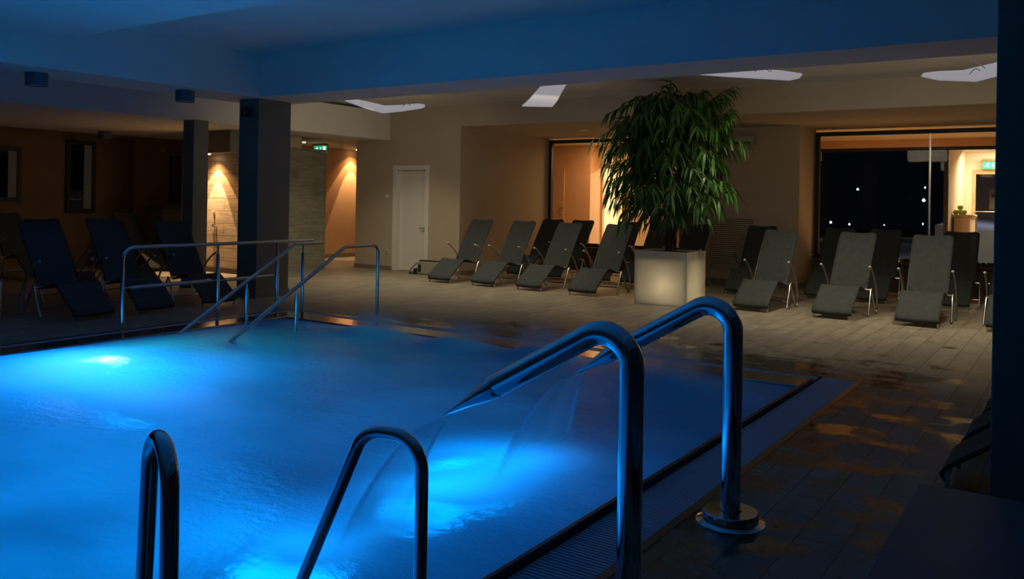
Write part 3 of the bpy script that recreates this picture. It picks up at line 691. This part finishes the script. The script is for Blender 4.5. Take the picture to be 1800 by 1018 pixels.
# ------------------------------------------------------------------ water spouts
def spout(y, x0, label, flange):
    r = empty('water_spout', (x0, y, 0)); og = (x0, y, 0); tag(r, label, 'water spout', 'curved steel water spouts on the pool edge')
    tip = Vector((-2.185, y, .622)); joint = Vector((-1.965, y, .748)); d = (joint-tip).normalized()
    corner = joint+d*((x0-joint.x)/d.x); corner.z += .008
    path = fillet([(x0, y, .02), corner, joint], .12, 16)
    MB().tube(path, .046, 28).build('pipe', STEEL, r, og, smooth=True)
    n = MB(); nz = []
    rad = []
    for f_, a_, b_ in ((0, .0465, .0465), (.02, .048, .048), (.25, .053, .040), (.6, .062, .022), (1, .070, .006)):
        nz.append(joint.lerp(tip, f_)+Vector((0, 0, -.012*f_))); rad.append((a_, b_))
    n.tube(nz, rad, 28, flat=(0, 1, 0)).build('nozzle', STEEL, r, og, smooth=True)
    MB().lathe([(.02, 0), (.16, 0), (.16, .006), (.14, .012), (.13, .014), (.13, .05), (.125, .056), (.05, .056), (.05, .03)], (x0, y, 0), 40).build('base_flange', STEEL, r, og, smooth=True)
    return tip
spout(2.82, -1.365, 'big curved steel water spout nearest the camera, pouring into the pool', True)
spout(3.90, -1.365, 'farther curved steel water spout with its round base flange in view', True)
def jet(y, xl, ya, yb, name, label):
    nu, nv = 28, 30; vs = []; fs = []; de = []
    for j in range(nv+1):
        t = j/nv
        for i in range(nu+1):
            u = i/nu; yy0 = y-.066+.132*u; yy1 = ya+(yb-ya)*u
            x = -2.18+(xl+2.18)*t; z = .60-.10*t-(.60-.10-ZW)*t*t
            yy = yy0+(yy1-yy0)*(t**.9)
            vs.append((x, yy, z))
            e = abs(2*u-1); sm = min(1, (1-e)/.16); sm = sm*sm*(3-2*sm); fd = max(0, min(1, (1-t)/.35)); fd = fd*fd*(3-2*fd)
            de.append((.15+.22*t+.22*math.exp(-((e-.80)/.09)**2)+.04*math.sin(9*u+1.3)*math.sin(4*u))*sm*fd)
    for j in range(nv):
        for i in range(nu):
            k = j*(nu+1)+i; fs.append((k, k+1, k+nu+2, k+nu+1))
    me = bpy.data.meshes.new(name); me.from_pydata(vs, [], fs); me.update(); me.materials.append(JET)
    a = me.attributes.new('dense', 'FLOAT', 'POINT'); a.data.foreach_set('value', [min(.8, 1.7*q) for q in de])
    for p in me.polygons: p.use_smooth = True
    o = bpy.data.objects.new(name, me); COL.objects.link(o); tag(o, label, 'water jet', 'falling water of the spouts', 'stuff')
jet(2.82, -2.52, 2.42, 2.93, 'water_jet', 'thin fan of water falling from the nearest spout')
jet(3.90, -2.50, 3.48, 4.38, 'water_jet', 'broad fan of water falling from the farther spout')

# spray hanging over the bubbling spots along the far edge
def m_mist():
    m, nt, b = nodes('fine spray'); nt.nodes.remove(b); out = nt.nodes['Material Output']
    tc = N(nt, 'ShaderNodeTexCoord'); ln = N(nt, 'ShaderNodeVectorMath', operation='LENGTH'); L(nt, tc.outputs['Object'], ln.inputs[0])
    mr = N(nt, 'ShaderNodeMapRange', interpolation_type='SMOOTHSTEP'); mr.inputs['From Min'].default_value = 1.0; mr.inputs['From Max'].default_value = 0.0; mr.inputs['To Max'].default_value = 3.2
    L(nt, ln.outputs['Value'], mr.inputs['Value'])
    v = N(nt, 'ShaderNodeVolumeScatter'); v.inputs['Color'].default_value = (.9, .95, 1, 1); L(nt, mr.outputs[0], v.inputs['Density']); L(nt, v.outputs[0], out.inputs['Volume'])
    return m
MIST = m_mist(); sc.cycles.volume_bounces = 2
for x, y, z, a_, b_, c_, lab in ((-6.35, 6.85, .10, .48, .36, .20, 'soft blue spray over the far pool edge near the bent handrail post'), (-5.15, 6.85, .10, .46, .36, .20, 'soft blue spray over the middle of the far pool edge'),
                                 (-4.25, 6.85, .12, .42, .36, .24, 'soft blue spray over the far pool edge, behind the nearest spout'), (-3.0, 6.75, .10, .60, .36, .20, 'soft blue spray over the far pool edge between the two spouts')):
    o = MB().ball((0, 0, 0), 1.0, 12).build('spray_mist', MIST, None, (0, 0, 0)); o.location = (x, y, z+.03); o.scale = (a_, b_, c_)
    tag(o, lab, 'spray', 'spray over the pool edge', 'stuff')

# ------------------------------------------------------------------ ladder grab rails in the foreground
def grab(base, az, run, top, tilt, label):
    bx_, by_ = base; d = Vector((math.sin(az), math.cos(az), 0))
    r = empty('grab_rail', (bx_, by_, 0)); og = (bx_, by_, 0); tag(r, label, 'grab rail', 'pool ladder grab rails')
    P = Vector((bx_, by_, 0)); e = P+d*(run+tilt)
    top_ = [P, P+Vector((0, 0, top)), P+d*run+Vector((0, 0, top)), e+Vector((0, 0, -.5))]
    # arch: legs joined by a round bend
    MB().tube(fillet(top_, [0, run*.52, run*.52, 0], 14), .019, 20).build('rail_tube', STEEL, r, og, smooth=True)
    MB().lathe([(.021, 0), (.045, 0), (.045, .01), (.03, .018), (.021, .018)], (bx_, by_, 0), 24).build('base_flange', STEEL, r, og, smooth=True)
grab((-1.535, 1.045), math.radians(-68), .19, .975, .22, 'dark steel grab rail loop seen edge on at the bottom left')
grab((-1.56, 1.87), math.radians(-98), .20, .815, .60, 'dark steel grab rail loop with a slanted leg, left of the nearest spout')

# ------------------------------------------------------------------ stair rails in the far corner
r = empty('pool_railing', (-8.62, 5.26, 0)); og = (-8.62, 5.26, 0); X = -8.62
tag(r, 'long steel barrier railing with a mid bar along the far left pool edge', 'railing')
MB().tube(fillet([(X, 5.24, .0), (X, 5.24, .915), (X, 7.96, .915)], .14, 10), .021, 14).build('top_rail', STEEL, r, og, smooth=True)
for yy in (6.46, 7.36):
    b = MB(); b.tube([(X, yy, 0), (X, yy, .80)], .021, 14); b.tube([(X, yy, .80), (X, yy, .90)], .010, 10); b.build('post', STEEL, r, og, smooth=True)
for y0_, y1_ in ((5.34, 6.36), (6.56, 7.28)):
    b = MB(); b.tube([(X, y0_, .475), (X, y1_, .48)], .021, 14); b.tube([(X, y0_-.10, .475), (X, y1_+.08, .48)], .009, 10); b.build('mid_rail', STEEL, r, og, smooth=True)
def stair_rail(X, label, toppost):
    r = empty('stair_handrail', (X, 7.4, 0)); og = (X, 7.4, 0); tag(r, label, 'handrail', 'stair handrails into the pool')
    sl = (.92-.0)/(7.16-5.55); p_end = (X, 5.0, .0-.55*sl)
    if toppost == 'bend':
        MB().tube(fillet([(X, 7.72, .0), (X, 7.72, .92), (X, 7.17, .92), p_end], [0, .09, .12, 0], 8), .021, 14).build('rail_tube', STEEL, r, og, smooth=True)
    else:
        MB().tube(fillet([(X, 7.60, .915), (X, 7.15, .915), p_end], .12, 8), .021, 14).build('rail_tube', STEEL, r, og, smooth=True)
        b = MB(); b.tube([(X, 7.28, .02), (X, 7.28, .80)], .021, 14); b.tube([(X, 7.28, .80), (X, 7.28, .90)], .010); b.build('post', STEEL, r, og, smooth=True)
    b = MB(); b.tube([(X, 6.43, -1.0), (X, 6.43, .42)], .021, 14); b.tube([(X, 6.43, .42), (X, 6.43, .50)], .010); b.build('support_post', STEEL, r, og, smooth=True)
stair_rail(-8.19+.14, 'steel handrail into the water nearest the barrier railing', 'post')
stair_rail(-7.20, 'steel handrail into the water with a bent end post, right of the other', 'bend')

# ------------------------------------------------------------------ lamps and small fittings
def cyl_lamp(x, y, z, h, rad, label):
    r = empty('ceiling_lamp', (x, y, z)); tag(r, label, 'ceiling lamp', 'surface mounted cylinder lamps')
    MB().lathe([(.01, 0), (rad, 0), (rad, -h), (rad*.9, -h), (rad*.9, -h+.02), (.01, -h+.02)], (0, 0, 0), 28).build('lamp_housing', BLUEGREY, r, smooth=True)
    MB().lathe([(.01, -h+.018), (rad*.85, -h+.018), (rad*.85, -h+.012), (.01, -h+.012)], (0, 0, 0), 24).build('lamp_lens', PLASTIC, r, smooth=True)
cyl_lamp(-10.46, 5.22, ZB, .155, .125, 'dark cylinder lamp under the beam at upper left')
cyl_lamp(-10.28, 7.12, ZB, .155, .125, 'dark cylinder lamp under the beam near the tall column')
cyl_lamp(-15.9, 9.25, ZL, .155, .125, 'brown cylinder lamp on the low ceiling of the left hall')
# small spotlight on the column
r = empty('wall_speaker', (-10.27, 8.19, 2.72)); tag(r, 'small dark box speaker high on the taupe corner column', 'speaker')
MB().box(-.07, .07, -.09, 0, -.06, .08).build('speaker_body', DARKPL, r, bevel=.01); MB().tube([(0.02, -.09, .01), (.02, -.096, .01)], .035, 16).build('speaker_cone', BLUEGREY, r)
def pendant(front, back, label, aim=None, glow=14):
    # a folded ribbon of lit acrylic: front and back edge polylines
    c = sum((Vector(p) for p in front+back), Vector())/len(front+back)
    r = empty('pendant_lamp', c); tag(r, label, 'pendant lamp', 'folded acrylic pendant lamps')
    b = MB(); fa, ba = [Vector(p) for p in front], [Vector(p) for p in back]; n = len(fa)
    for dz in (0, .022):
        for i in range(n): b.v.append(tuple(fa[i]+Vector((0, 0, dz)))); b.v.append(tuple(ba[i]+Vector((0, 0, dz))))
    k = 2*n
    for i in range(n-1):
        q = 2*i
        b.f += [(q, q+2, q+3, q+1), (k+q, k+q+1, k+q+3, k+q+2), (q, k+q, k+q+2, q+2), (q+1, q+3, k+q+3, k+q+1)]
    b.f += [(0, 1, k+1, k), (2*n-2, k+2*n-2, k+2*n-1, 2*n-1)]
    b.build('lamp_shade', PENDANT, r, c, bevel=.008, smooth=True)
    m_ = (fa[n//2]+ba[n//2])/2
    MB().tube(spline([m_+Vector((0, 0, .02)), m_+Vector((.06, .05, .09)), m_+Vector((.16, .1, .03)), m_+Vector((.14, .1, .10)), m_+Vector((.03, .12, .22)), Vector((m_.x+.02, m_.y+.12, ZH))], 5), .006, 6).build('cable', PLASTIC, r, c)
    light('pendant_light', 'AREA', (c.x, c.y, c.z-.24), glow*.34, WARM, .9, .3, aim=aim or (c.x, c.y+3, c.z-1.6), spread=160 if aim else 140)
pendant([(-10.28, 10.15, 3.11), (-9.83, 10.15, 2.97), (-9.38, 10.10, 2.86), (-8.98, 10.10, 2.87), (-8.61, 10.12, 2.90), (-8.58, 10.20, 2.93)],
        [(-10.40, 10.35, 3.18), (-10.06, 10.45, 3.11), (-9.66, 10.45, 3.02), (-9.26, 10.45, 3.01), (-8.89, 10.40, 3.01), (-8.66, 10.30, 2.97)], 'folded white pendant lamp at the left, beside the pale bulkhead', aim=(-11.2, 11.2, 1.7), glow=24)
pendant([(-7.22, 10.90, 2.95), (-6.92, 10.60, 2.98), (-6.54, 10.20, 3.03), (-6.18, 9.80, 3.06), (-5.87, 9.45, 3.09)],
        [(-6.79, 11.10, 2.94), (-6.52, 10.80, 2.99), (-6.21, 10.40, 3.05), (-5.90, 10.00, 3.09), (-5.62, 9.65, 3.13)], 'slanted white pendant lamp hanging between door and plant', aim=(-9.5, 12.5, 1.6), glow=13)
pendant([(-3.88, 9.60, 3.04), (-3.54, 9.60, 2.99), (-3.14, 9.60, 2.94), (-2.78, 9.65, 2.90), (-2.71, 9.80, 2.94)],
        [(-3.94, 9.75, 3.08), (-3.69, 10.0, 3.12), (-3.34, 10.05, 3.12), (-3.0, 10.05, 3.07), (-2.72, 9.95, 3.00)], 'long white pendant lamp right of the plant top', glow=15)
pendant([(-1.54, 10.40, 2.96), (-1.36, 10.35, 2.90), (-.99, 10.35, 2.86), (-.77, 10.35, 2.91), (-.60, 10.35, 2.97)],
        [(-1.55, 10.60, 3.01), (-1.42, 10.80, 3.05), (-1.18, 10.85, 3.05), (-.81, 10.85, 3.12), (-.63, 10.85, 3.15)], 'folded white pendant lamp cut off by the black right column', glow=15)
# recessed spots in the niche ceiling
for x, y, lab in ((-8.37, 14.9, 'dim recessed spot in the niche ceiling left of the plant'), (-5.30, 15.2, 'dim recessed spot in the niche ceiling right of the plant'), (-5.40, 14.35, 'unlit recessed spot in the niche ceiling at the plant edge'), (-2.2, 14.92, 'dim recessed spot in the niche ceiling before the dark window')):
    r = empty('recessed_spot', (x, y, ZB)); tag(r, lab, 'ceiling spot', 'recessed niche spots')
    MB().lathe([(.05, 0), (.095, 0), (.095, -.006), (.05, -.010)], (0, 0, 0), 24).build('spot_ring', SATIN, r, smooth=True); MB().lathe([(.005, -.002), (.055, -.002), (.055, -.008), (.005, -.008)], (0, 0, 0), 20).build('spot_lens', DIMSPOT, r)
def downlight(x, y, z, lab, k):
    r = empty('downlight', (x, y, z)); tag(r, lab, 'downlight', 'bright recessed downlights')
    MB().lathe([(.03, 0), (.06, 0), (.06, -.006), (.03, -.010)], (0, 0, 0), 20).build('lamp_ring', SATIN, r, smooth=True); MB().lathe([(.005, -.004), (.034, -.004), (.034, -.016), (.005, -.016)], (0, 0, 0), 16).build('lamp_lens', LAMPGLOW, r)
    wallwash((x, y, z-.03), k)
downlight(-15.18, 15.45, ZL, 'glowing downlight beside the orange corridor wall', 5.0)
downlight(-14.3, 12.9, ZL, 'glowing downlight at the corridor entrance, above the stone wall', 1.6)
downlight(-14.0, 10.24, 2.30, 'glowing downlight over the wall shower', 7.5)
# exit signs
def exit_sign(x, y, z, w_, h_, lab, facing=-1):
    r = empty('exit_sign', (x, y, z)); tag(r, lab, 'exit sign', 'green exit signs')
    MB().box(-.01, w_+.01, -.05, .05, h_+.015, h_+.07).build('mount_bar', mat('bronze sign mount', (.25, .14, .07), .5), r, bevel=.006)
    MB().box(0, w_, -.012, .012, 0, h_).build('sign_plate', GREENSIGN, r, bevel=.003)
    a = MB(); cx_ = w_*.55
    a.box(cx_-.010, cx_+.010, -.016, -.012, h_*.45, h_*.85); k = len(a.v); 
    a.v += [(cx_-.035, -.014, h_*.45), (cx_+.035, -.014, h_*.45), (cx_, -.014, h_*.18)]; a.f.append((k, k+1, k+2)); a.build('arrow', WHITESIGN, r)
    MB().box(w_*.74, w_*.95, -.016, -.012, h_*.10, h_*.92).build('door_pictogram', WHITESIGN, r)
    f = MB(); f.ball((w_*.30, -.014, h_*.82), h_*.07, 5); f.tube([(w_*.27, -.014, h_*.72), (w_*.22, -.014, h_*.45)], h_*.06, 6); f.tube([(w_*.22, -.014, h_*.45), (w_*.31, -.014, h_*.30), (w_*.30, -.014, h_*.12)], h_*.035, 6); f.tube([(w_*.22, -.014, h_*.45), (w_*.13, -.014, h_*.30), (w_*.05, -.014, h_*.32)], h_*.035, 6); f.tube([(w_*.27, -.014, h_*.70), (w_*.37, -.014, h_*.58)], h_*.03, 6); f.tube([(w_*.27, -.014, h_*.70), (w_*.15, -.014, h_*.66)], h_*.03, 6)
    f.build('running_man_pictogram', WHITESIGN, r)
exit_sign(-14.62, 13.5, 2.49, .40, .17, 'green exit sign hanging in the corridor beside the stone wall')
exit_sign(-1.98, 22.4, 2.42, .38, .16, 'green exit sign above the entrance door behind the right window')
# switches and sockets
def plate(x, y, z, lab, name, sock):
    r = empty(name, (x, y, z)); tag(r, lab, 'switch' if not sock else 'socket')
    MB().box(-.045, .045, -.012, 0, -.04, .04).build('cover_plate', PLASTIC, r, bevel=.004)
    if sock: MB().tube([(0, -.012, 0), (0, -.016, 0)], .022, 16).build('socket_face', BLUEGREY, r)
    else: MB().box(-.018, .018, -.018, -.012, -.022, .022).build('switch_rocker', WHITE, r, bevel=.003)
plate(-12.09, WY, 1.54, 'small white wall switch left of the white door', 'light_switch', False)
plate(-12.08, WY, .39, 'white wall socket low beside the white door frame', 'wall_socket', True)
r = empty('wall_plate', (-16.7, 11.04, 2.48)); tag(r, 'small brown plate high on the terracotta left wall', 'wall plate')
MB().box(0, .02, -.05, .05, -.045, .045).build('cover_plate', WOOD, r, bevel=.004); MB().box(.02, .026, -.03, .03, -.025, .025).build('inset', SKIRT, r)
r = empty('wall_cabinet', (-16.7, 11.4, 1.34)); tag(r, 'dark shuttered panel on the left wall beside the slim pillar', 'cabinet')
MB().box(0, .06, -.18, .30, 0, 1.0).build('cabinet_frame', DARKPL, r, bevel=.006)
b = MB()
for k in range(16): b.box(.06, .07, -.14, .26, .05+k*.057, .09+k*.057)
b.build('slat_panel', mat('dark red slats', (.09, .03, .02), .6), r)
# low counter in the west hall
r = empty('low_counter', (-16.25, 11.25, 0)); tag(r, 'low dark counter against the left wall behind the loungers', 'counter')
MB().box(-.40, .2, -.6, .5, 0, 1.2).build('counter_body', TAUPE, r, bevel=.01); MB().box(-.42, .22, -.62, .52, 1.2, 1.24).build('counter_top', BLUEGREY, r, bevel=.008)
# air grille and unit on the wall between the windows
r = empty('wall_grille_vent', (-5.93, GY, .27)); tag(r, 'large slatted ventilation grille in the wall right of the plant', 'grille')
b = MB(); w_, h_ = .87, 1.0; b.box(0, .025, -.02, 0, 0, h_); b.box(w_-.025, w_, -.02, 0, 0, h_); b.box(.025, w_-.025, -.02, 0, 0, .025); b.box(.025, w_-.025, -.02, 0, h_-.025, h_); b.build('grille_frame', BEIGE, r, bevel=.003)
MB().box(.025, w_-.025, -.002, 0, .025, h_-.025).build('grille_backing', BLACK, r)
b = MB()
for k in range(26): z_ = .035+k*.0366; b.quad((.025, -.02, z_), (w_-.025, -.02, z_), (w_-.025, -.003, z_+.022), (.025, -.003, z_+.022)); b.quad((.025, -.003, z_+.026), (w_-.025, -.003, z_+.026), (w_-.025, -.02, z_+.004), (.025, -.02, z_+.004))
b.build('grille_slats', BEIGE, r)
r = empty('air_conditioner', (-5.63, GY, 2.60)); tag(r, 'grey wall air unit under the niche ceiling right of the plant', 'air conditioner')
MB().box(0, .58, -.16, 0, 0, .18).build('unit_body', mat('grey beige casing', (.45, .42, .36), .5), r, bevel=.03); MB().box(.05, .53, -.165, -.155, .02, .045).build('outlet_slot', BLACK, r)
# hand shower on its pole
r = empty('wall_shower', (-14.02, 10.46, 0)); tag(r, 'slim pole shower with hand set on the lit stone wall', 'shower')
MB().tube([(0, -.05, .1), (0, -.05, 1.06)], .012, 10).build('shower_pole', SATIN, r, smooth=True)
b = MB(); b.tube([(0, -.05, .92), (.03, -.11, .92)], .02, 10); b.tube([(-.02, -.08, .90), (.06, -.08, .90)], .016, 10); b.build('shower_valve', SATIN, r, smooth=True)
MB().tube(spline([(0, -.05, 1.05), (.0, -.06, 1.14), (.02, -.10, 1.19)], 4), .022, 10).build('shower_head', SATIN, r, smooth=True)
MB().tube(spline([(.03, -.09, .90), (.05, -.12, .75), (.03, -.09, .6), (.01, -.06, .8)], 5), .007, 8).build('shower_hose', SATIN, r, smooth=True)
# shoulder bag by the door
r = empty('shoulder_bag', (-10.72, 12.98, 0)); tag(r, 'olive grey shoulder bag on the floor between white door and first lounger', 'bag')
b = MB(); b.prism([(-.27, -.11), (.27, -.11), (.29, -.06), (.29, .10), (-.29, .10), (-.29, -.06)], 0, .27)
for i in range(6, 12): v = b.v[i]; b.v[i] = (v[0]*.93, v[1]*.62, v[2])
bb = b.build('bag_body', BAGM, r, bevel=.035, seg=3)
MB().box(-.23, .23, -.06, .06, .258, .282).build('bag_zip', DARKPL, bb, bevel=.008); MB().box(-.32, -.24, -.14, -.05, 0.005, .12).build('side_pocket', DARKPL, r, bevel=.02)
MB().tube(spline([(-.26, -.07, .22), (-.34, -.12, .14), (-.40, -.14, .05), (-.38, -.16, .02), (-.28, -.15, .03)], 5), [(.016, .004)]*21, 8).build('shoulder_strap', DARKPL, r, smooth=True)
MB().box(-.20, -.15, -.118, -.100, .06, .20).build('front_strap', DARKPL, r)
# pale bin at the left edge
r = empty('waste_bin', (-10.55, 4.73, 0)); tag(r, 'pale upright bin cut off by the left picture edge', 'bin')
b = MB(); b.lathe([(.13, 0), (.15, .02), (.16, .46), (.15, .46), (.135, .04), (.01, .04)], (0, 0, 0), 24); b.build('bin_body', WHITE, r, smooth=True); MB().lathe([(.16, .455), (.168, .46), (.168, .485), (.15, .485), (.15, .455)], (0, 0, 0), 24).build('bin_rim', BLUEGREY, r, smooth=True)
# massage bench in the right foreground
r = empty('bench', (-.51, 1.4, 0)); tag(r, 'dark blue padded bench in the bottom right corner', 'bench')
MB().box(0, 2.0, 0, 2.165, .30, .45).build('bench_top', BLUEGREY, r, bevel=.012)
for sx_ in (.1, 1.75):
    for sy_ in (.1, 1.9): MB().box(sx_, sx_+.12, sy_, sy_+.12, 0, .30).build('leg', DARKPL, r)
# things in the rooms behind the windows
r = empty('floor_vase', (-8.05, 18.6, 0)); tag(r, 'tall tapering clay vase behind the window, seen below the foliage', 'vase')
MB().lathe([(.02, 0), (.12, 0), (.16, .3), (.28, .9), (.33, 1.25), (.30, 1.45), (.22, 1.52), (.20, 1.5), (.02, 1.4)], (0, 0, 0), 28).build('vase_body', TERRAC, r, smooth=True)
MB().lathe([(.20, 1.5), (.235, 1.5), (.245, 1.53), (.235, 1.56), (.20, 1.56)], (0, 0, 0), 28).build('vase_rim', TERRAC, r, smooth=True)
r = empty('reception_counter', (-2.30, 20.4, 0)); tag(r, 'pale counter with wooden top beside the entrance, behind the right window', 'counter')
MB().box(0, .30, -.3, .7, 0, 1.30).build('counter_body', CREAM, r, bevel=.006); MB().box(-.02, .34, -.35, .75, 1.30, 1.36).build('counter_top', WOOD, r, bevel=.01)
MB().tube(fillet([(.34, -.3, 1.34), (.42, -.3, 1.34), (.42, -.3, 0)], .05, 6), .015, 10).build('counter_rail', SATIN, r, smooth=True)
for i, (x, y, z, lab) in enumerate([(-2.27, 20.2, 1.36, 'green apple at the left of the pile on the counter'), (-2.12, 20.2, 1.36, 'green apple at the right of the pile on the counter'), (-2.195, 20.315, 1.36, 'green apple at the back of the pile on the counter'), (-2.195, 20.235, 1.455, 'green apple on top of the pile on the counter')]):
    r = empty('apple', (x, y, z)); tag(r, lab, 'fruit', 'green apples on the counter')
    MB().lathe([(.004, .01), (.03, .0), (.055, .03), (.06, .055), (.045, .09), (.02, .095), (.004, .085)], (0, 0, 0), 16).build('apple_body', FRUIT, r, smooth=True); MB().tube([(0, 0, .085), (.005, 0, .11)], .003, 5).build('stem', BARK, r)
# information board outside the entrance
r = empty('info_board', (-2.02, 24.6, 1.25)); tag(r, 'pale notice board with dark lettering outside the glass entrance door', 'sign')
MB().box(0, 1.15, 0, .03, .22, .75).build('board_panel', mat('pale notice panel', (.55, .45, .36), .7), r, bevel=.005)
for px_ in (.12, 1.0): MB().box(px_, px_+.05, .03, .07, -1.3, .7).build('post', SATIN, r)
def text(body, x, z, size, parent, m):
    c = bpy.data.curves.new('lettering', 'FONT'); c.body = body; c.size = size; c.extrude = .002
    o = bpy.data.objects.new('lettering', c); COL.objects.link(o); c.materials.append(m); o.parent = parent; o.location = (x, -.004, z); o.rotation_euler = (PI/2, 0, 0)
    bpy.context.view_layer.update()
    me = bpy.data.meshes.new_from_object(o.evaluated_get(bpy.context.evaluated_depsgraph_get()))
    o2 = bpy.data.objects.new('lettering', me); COL.objects.link(o2); o2.parent = parent; o2.location = o.location; o2.rotation_euler = o.rotation_euler
    bpy.data.objects.remove(o)
INK = mat('dark sign ink', (.06, .04, .035), .7)
text('Village', .70, .53, .13, r, INK); text('ALIMENTI & AFFINI', .16, .38, .10, r, INK)
MB().tube([(.09, -.004, .57), (.09, 0, .57)], .05, 20).build('round_emblem', mat('brown emblem', (.22, .06, .03), .6), r)
# distant street lights in the night beyond the right window
STREET = [(-7.16, 2.14, .035, 'white street light high in the dark window'), (-4.84, 2.22, .022, 'small yellow street light near the window bar'), (-4.87, 1.76, .06, 'brightest white street light near the window bar'),
          (-8.13, .86, .04, 'white street light low at the left of the dark window'), (-7.44, .81, .035, 'white street light low, second from the left of the dark window'), (-6.21, .81, .018, 'tiny street light low in the middle of the dark window'), (-4.88, .89, .04, 'white street light low beside the window bar')]
for x, z, s_, lab in STREET:
    k_ = 1+.06*STREET.index((x, z, s_, lab)); x *= k_; z = 1.5+(z-1.5)*k_
    r = empty('street_lamp', (x, 34*k_, -.05)); tag(r, lab, 'street lamp', 'street lamps in the night outside')
    MB().tube([(0, 0, 0), (0, 0, z-s_)], .02, 8).build('pole', BLACK, r); MB().ball((0, 0, z+.05), s_, 8).build('lamp_head', STREETGLOW, r, smooth=True)
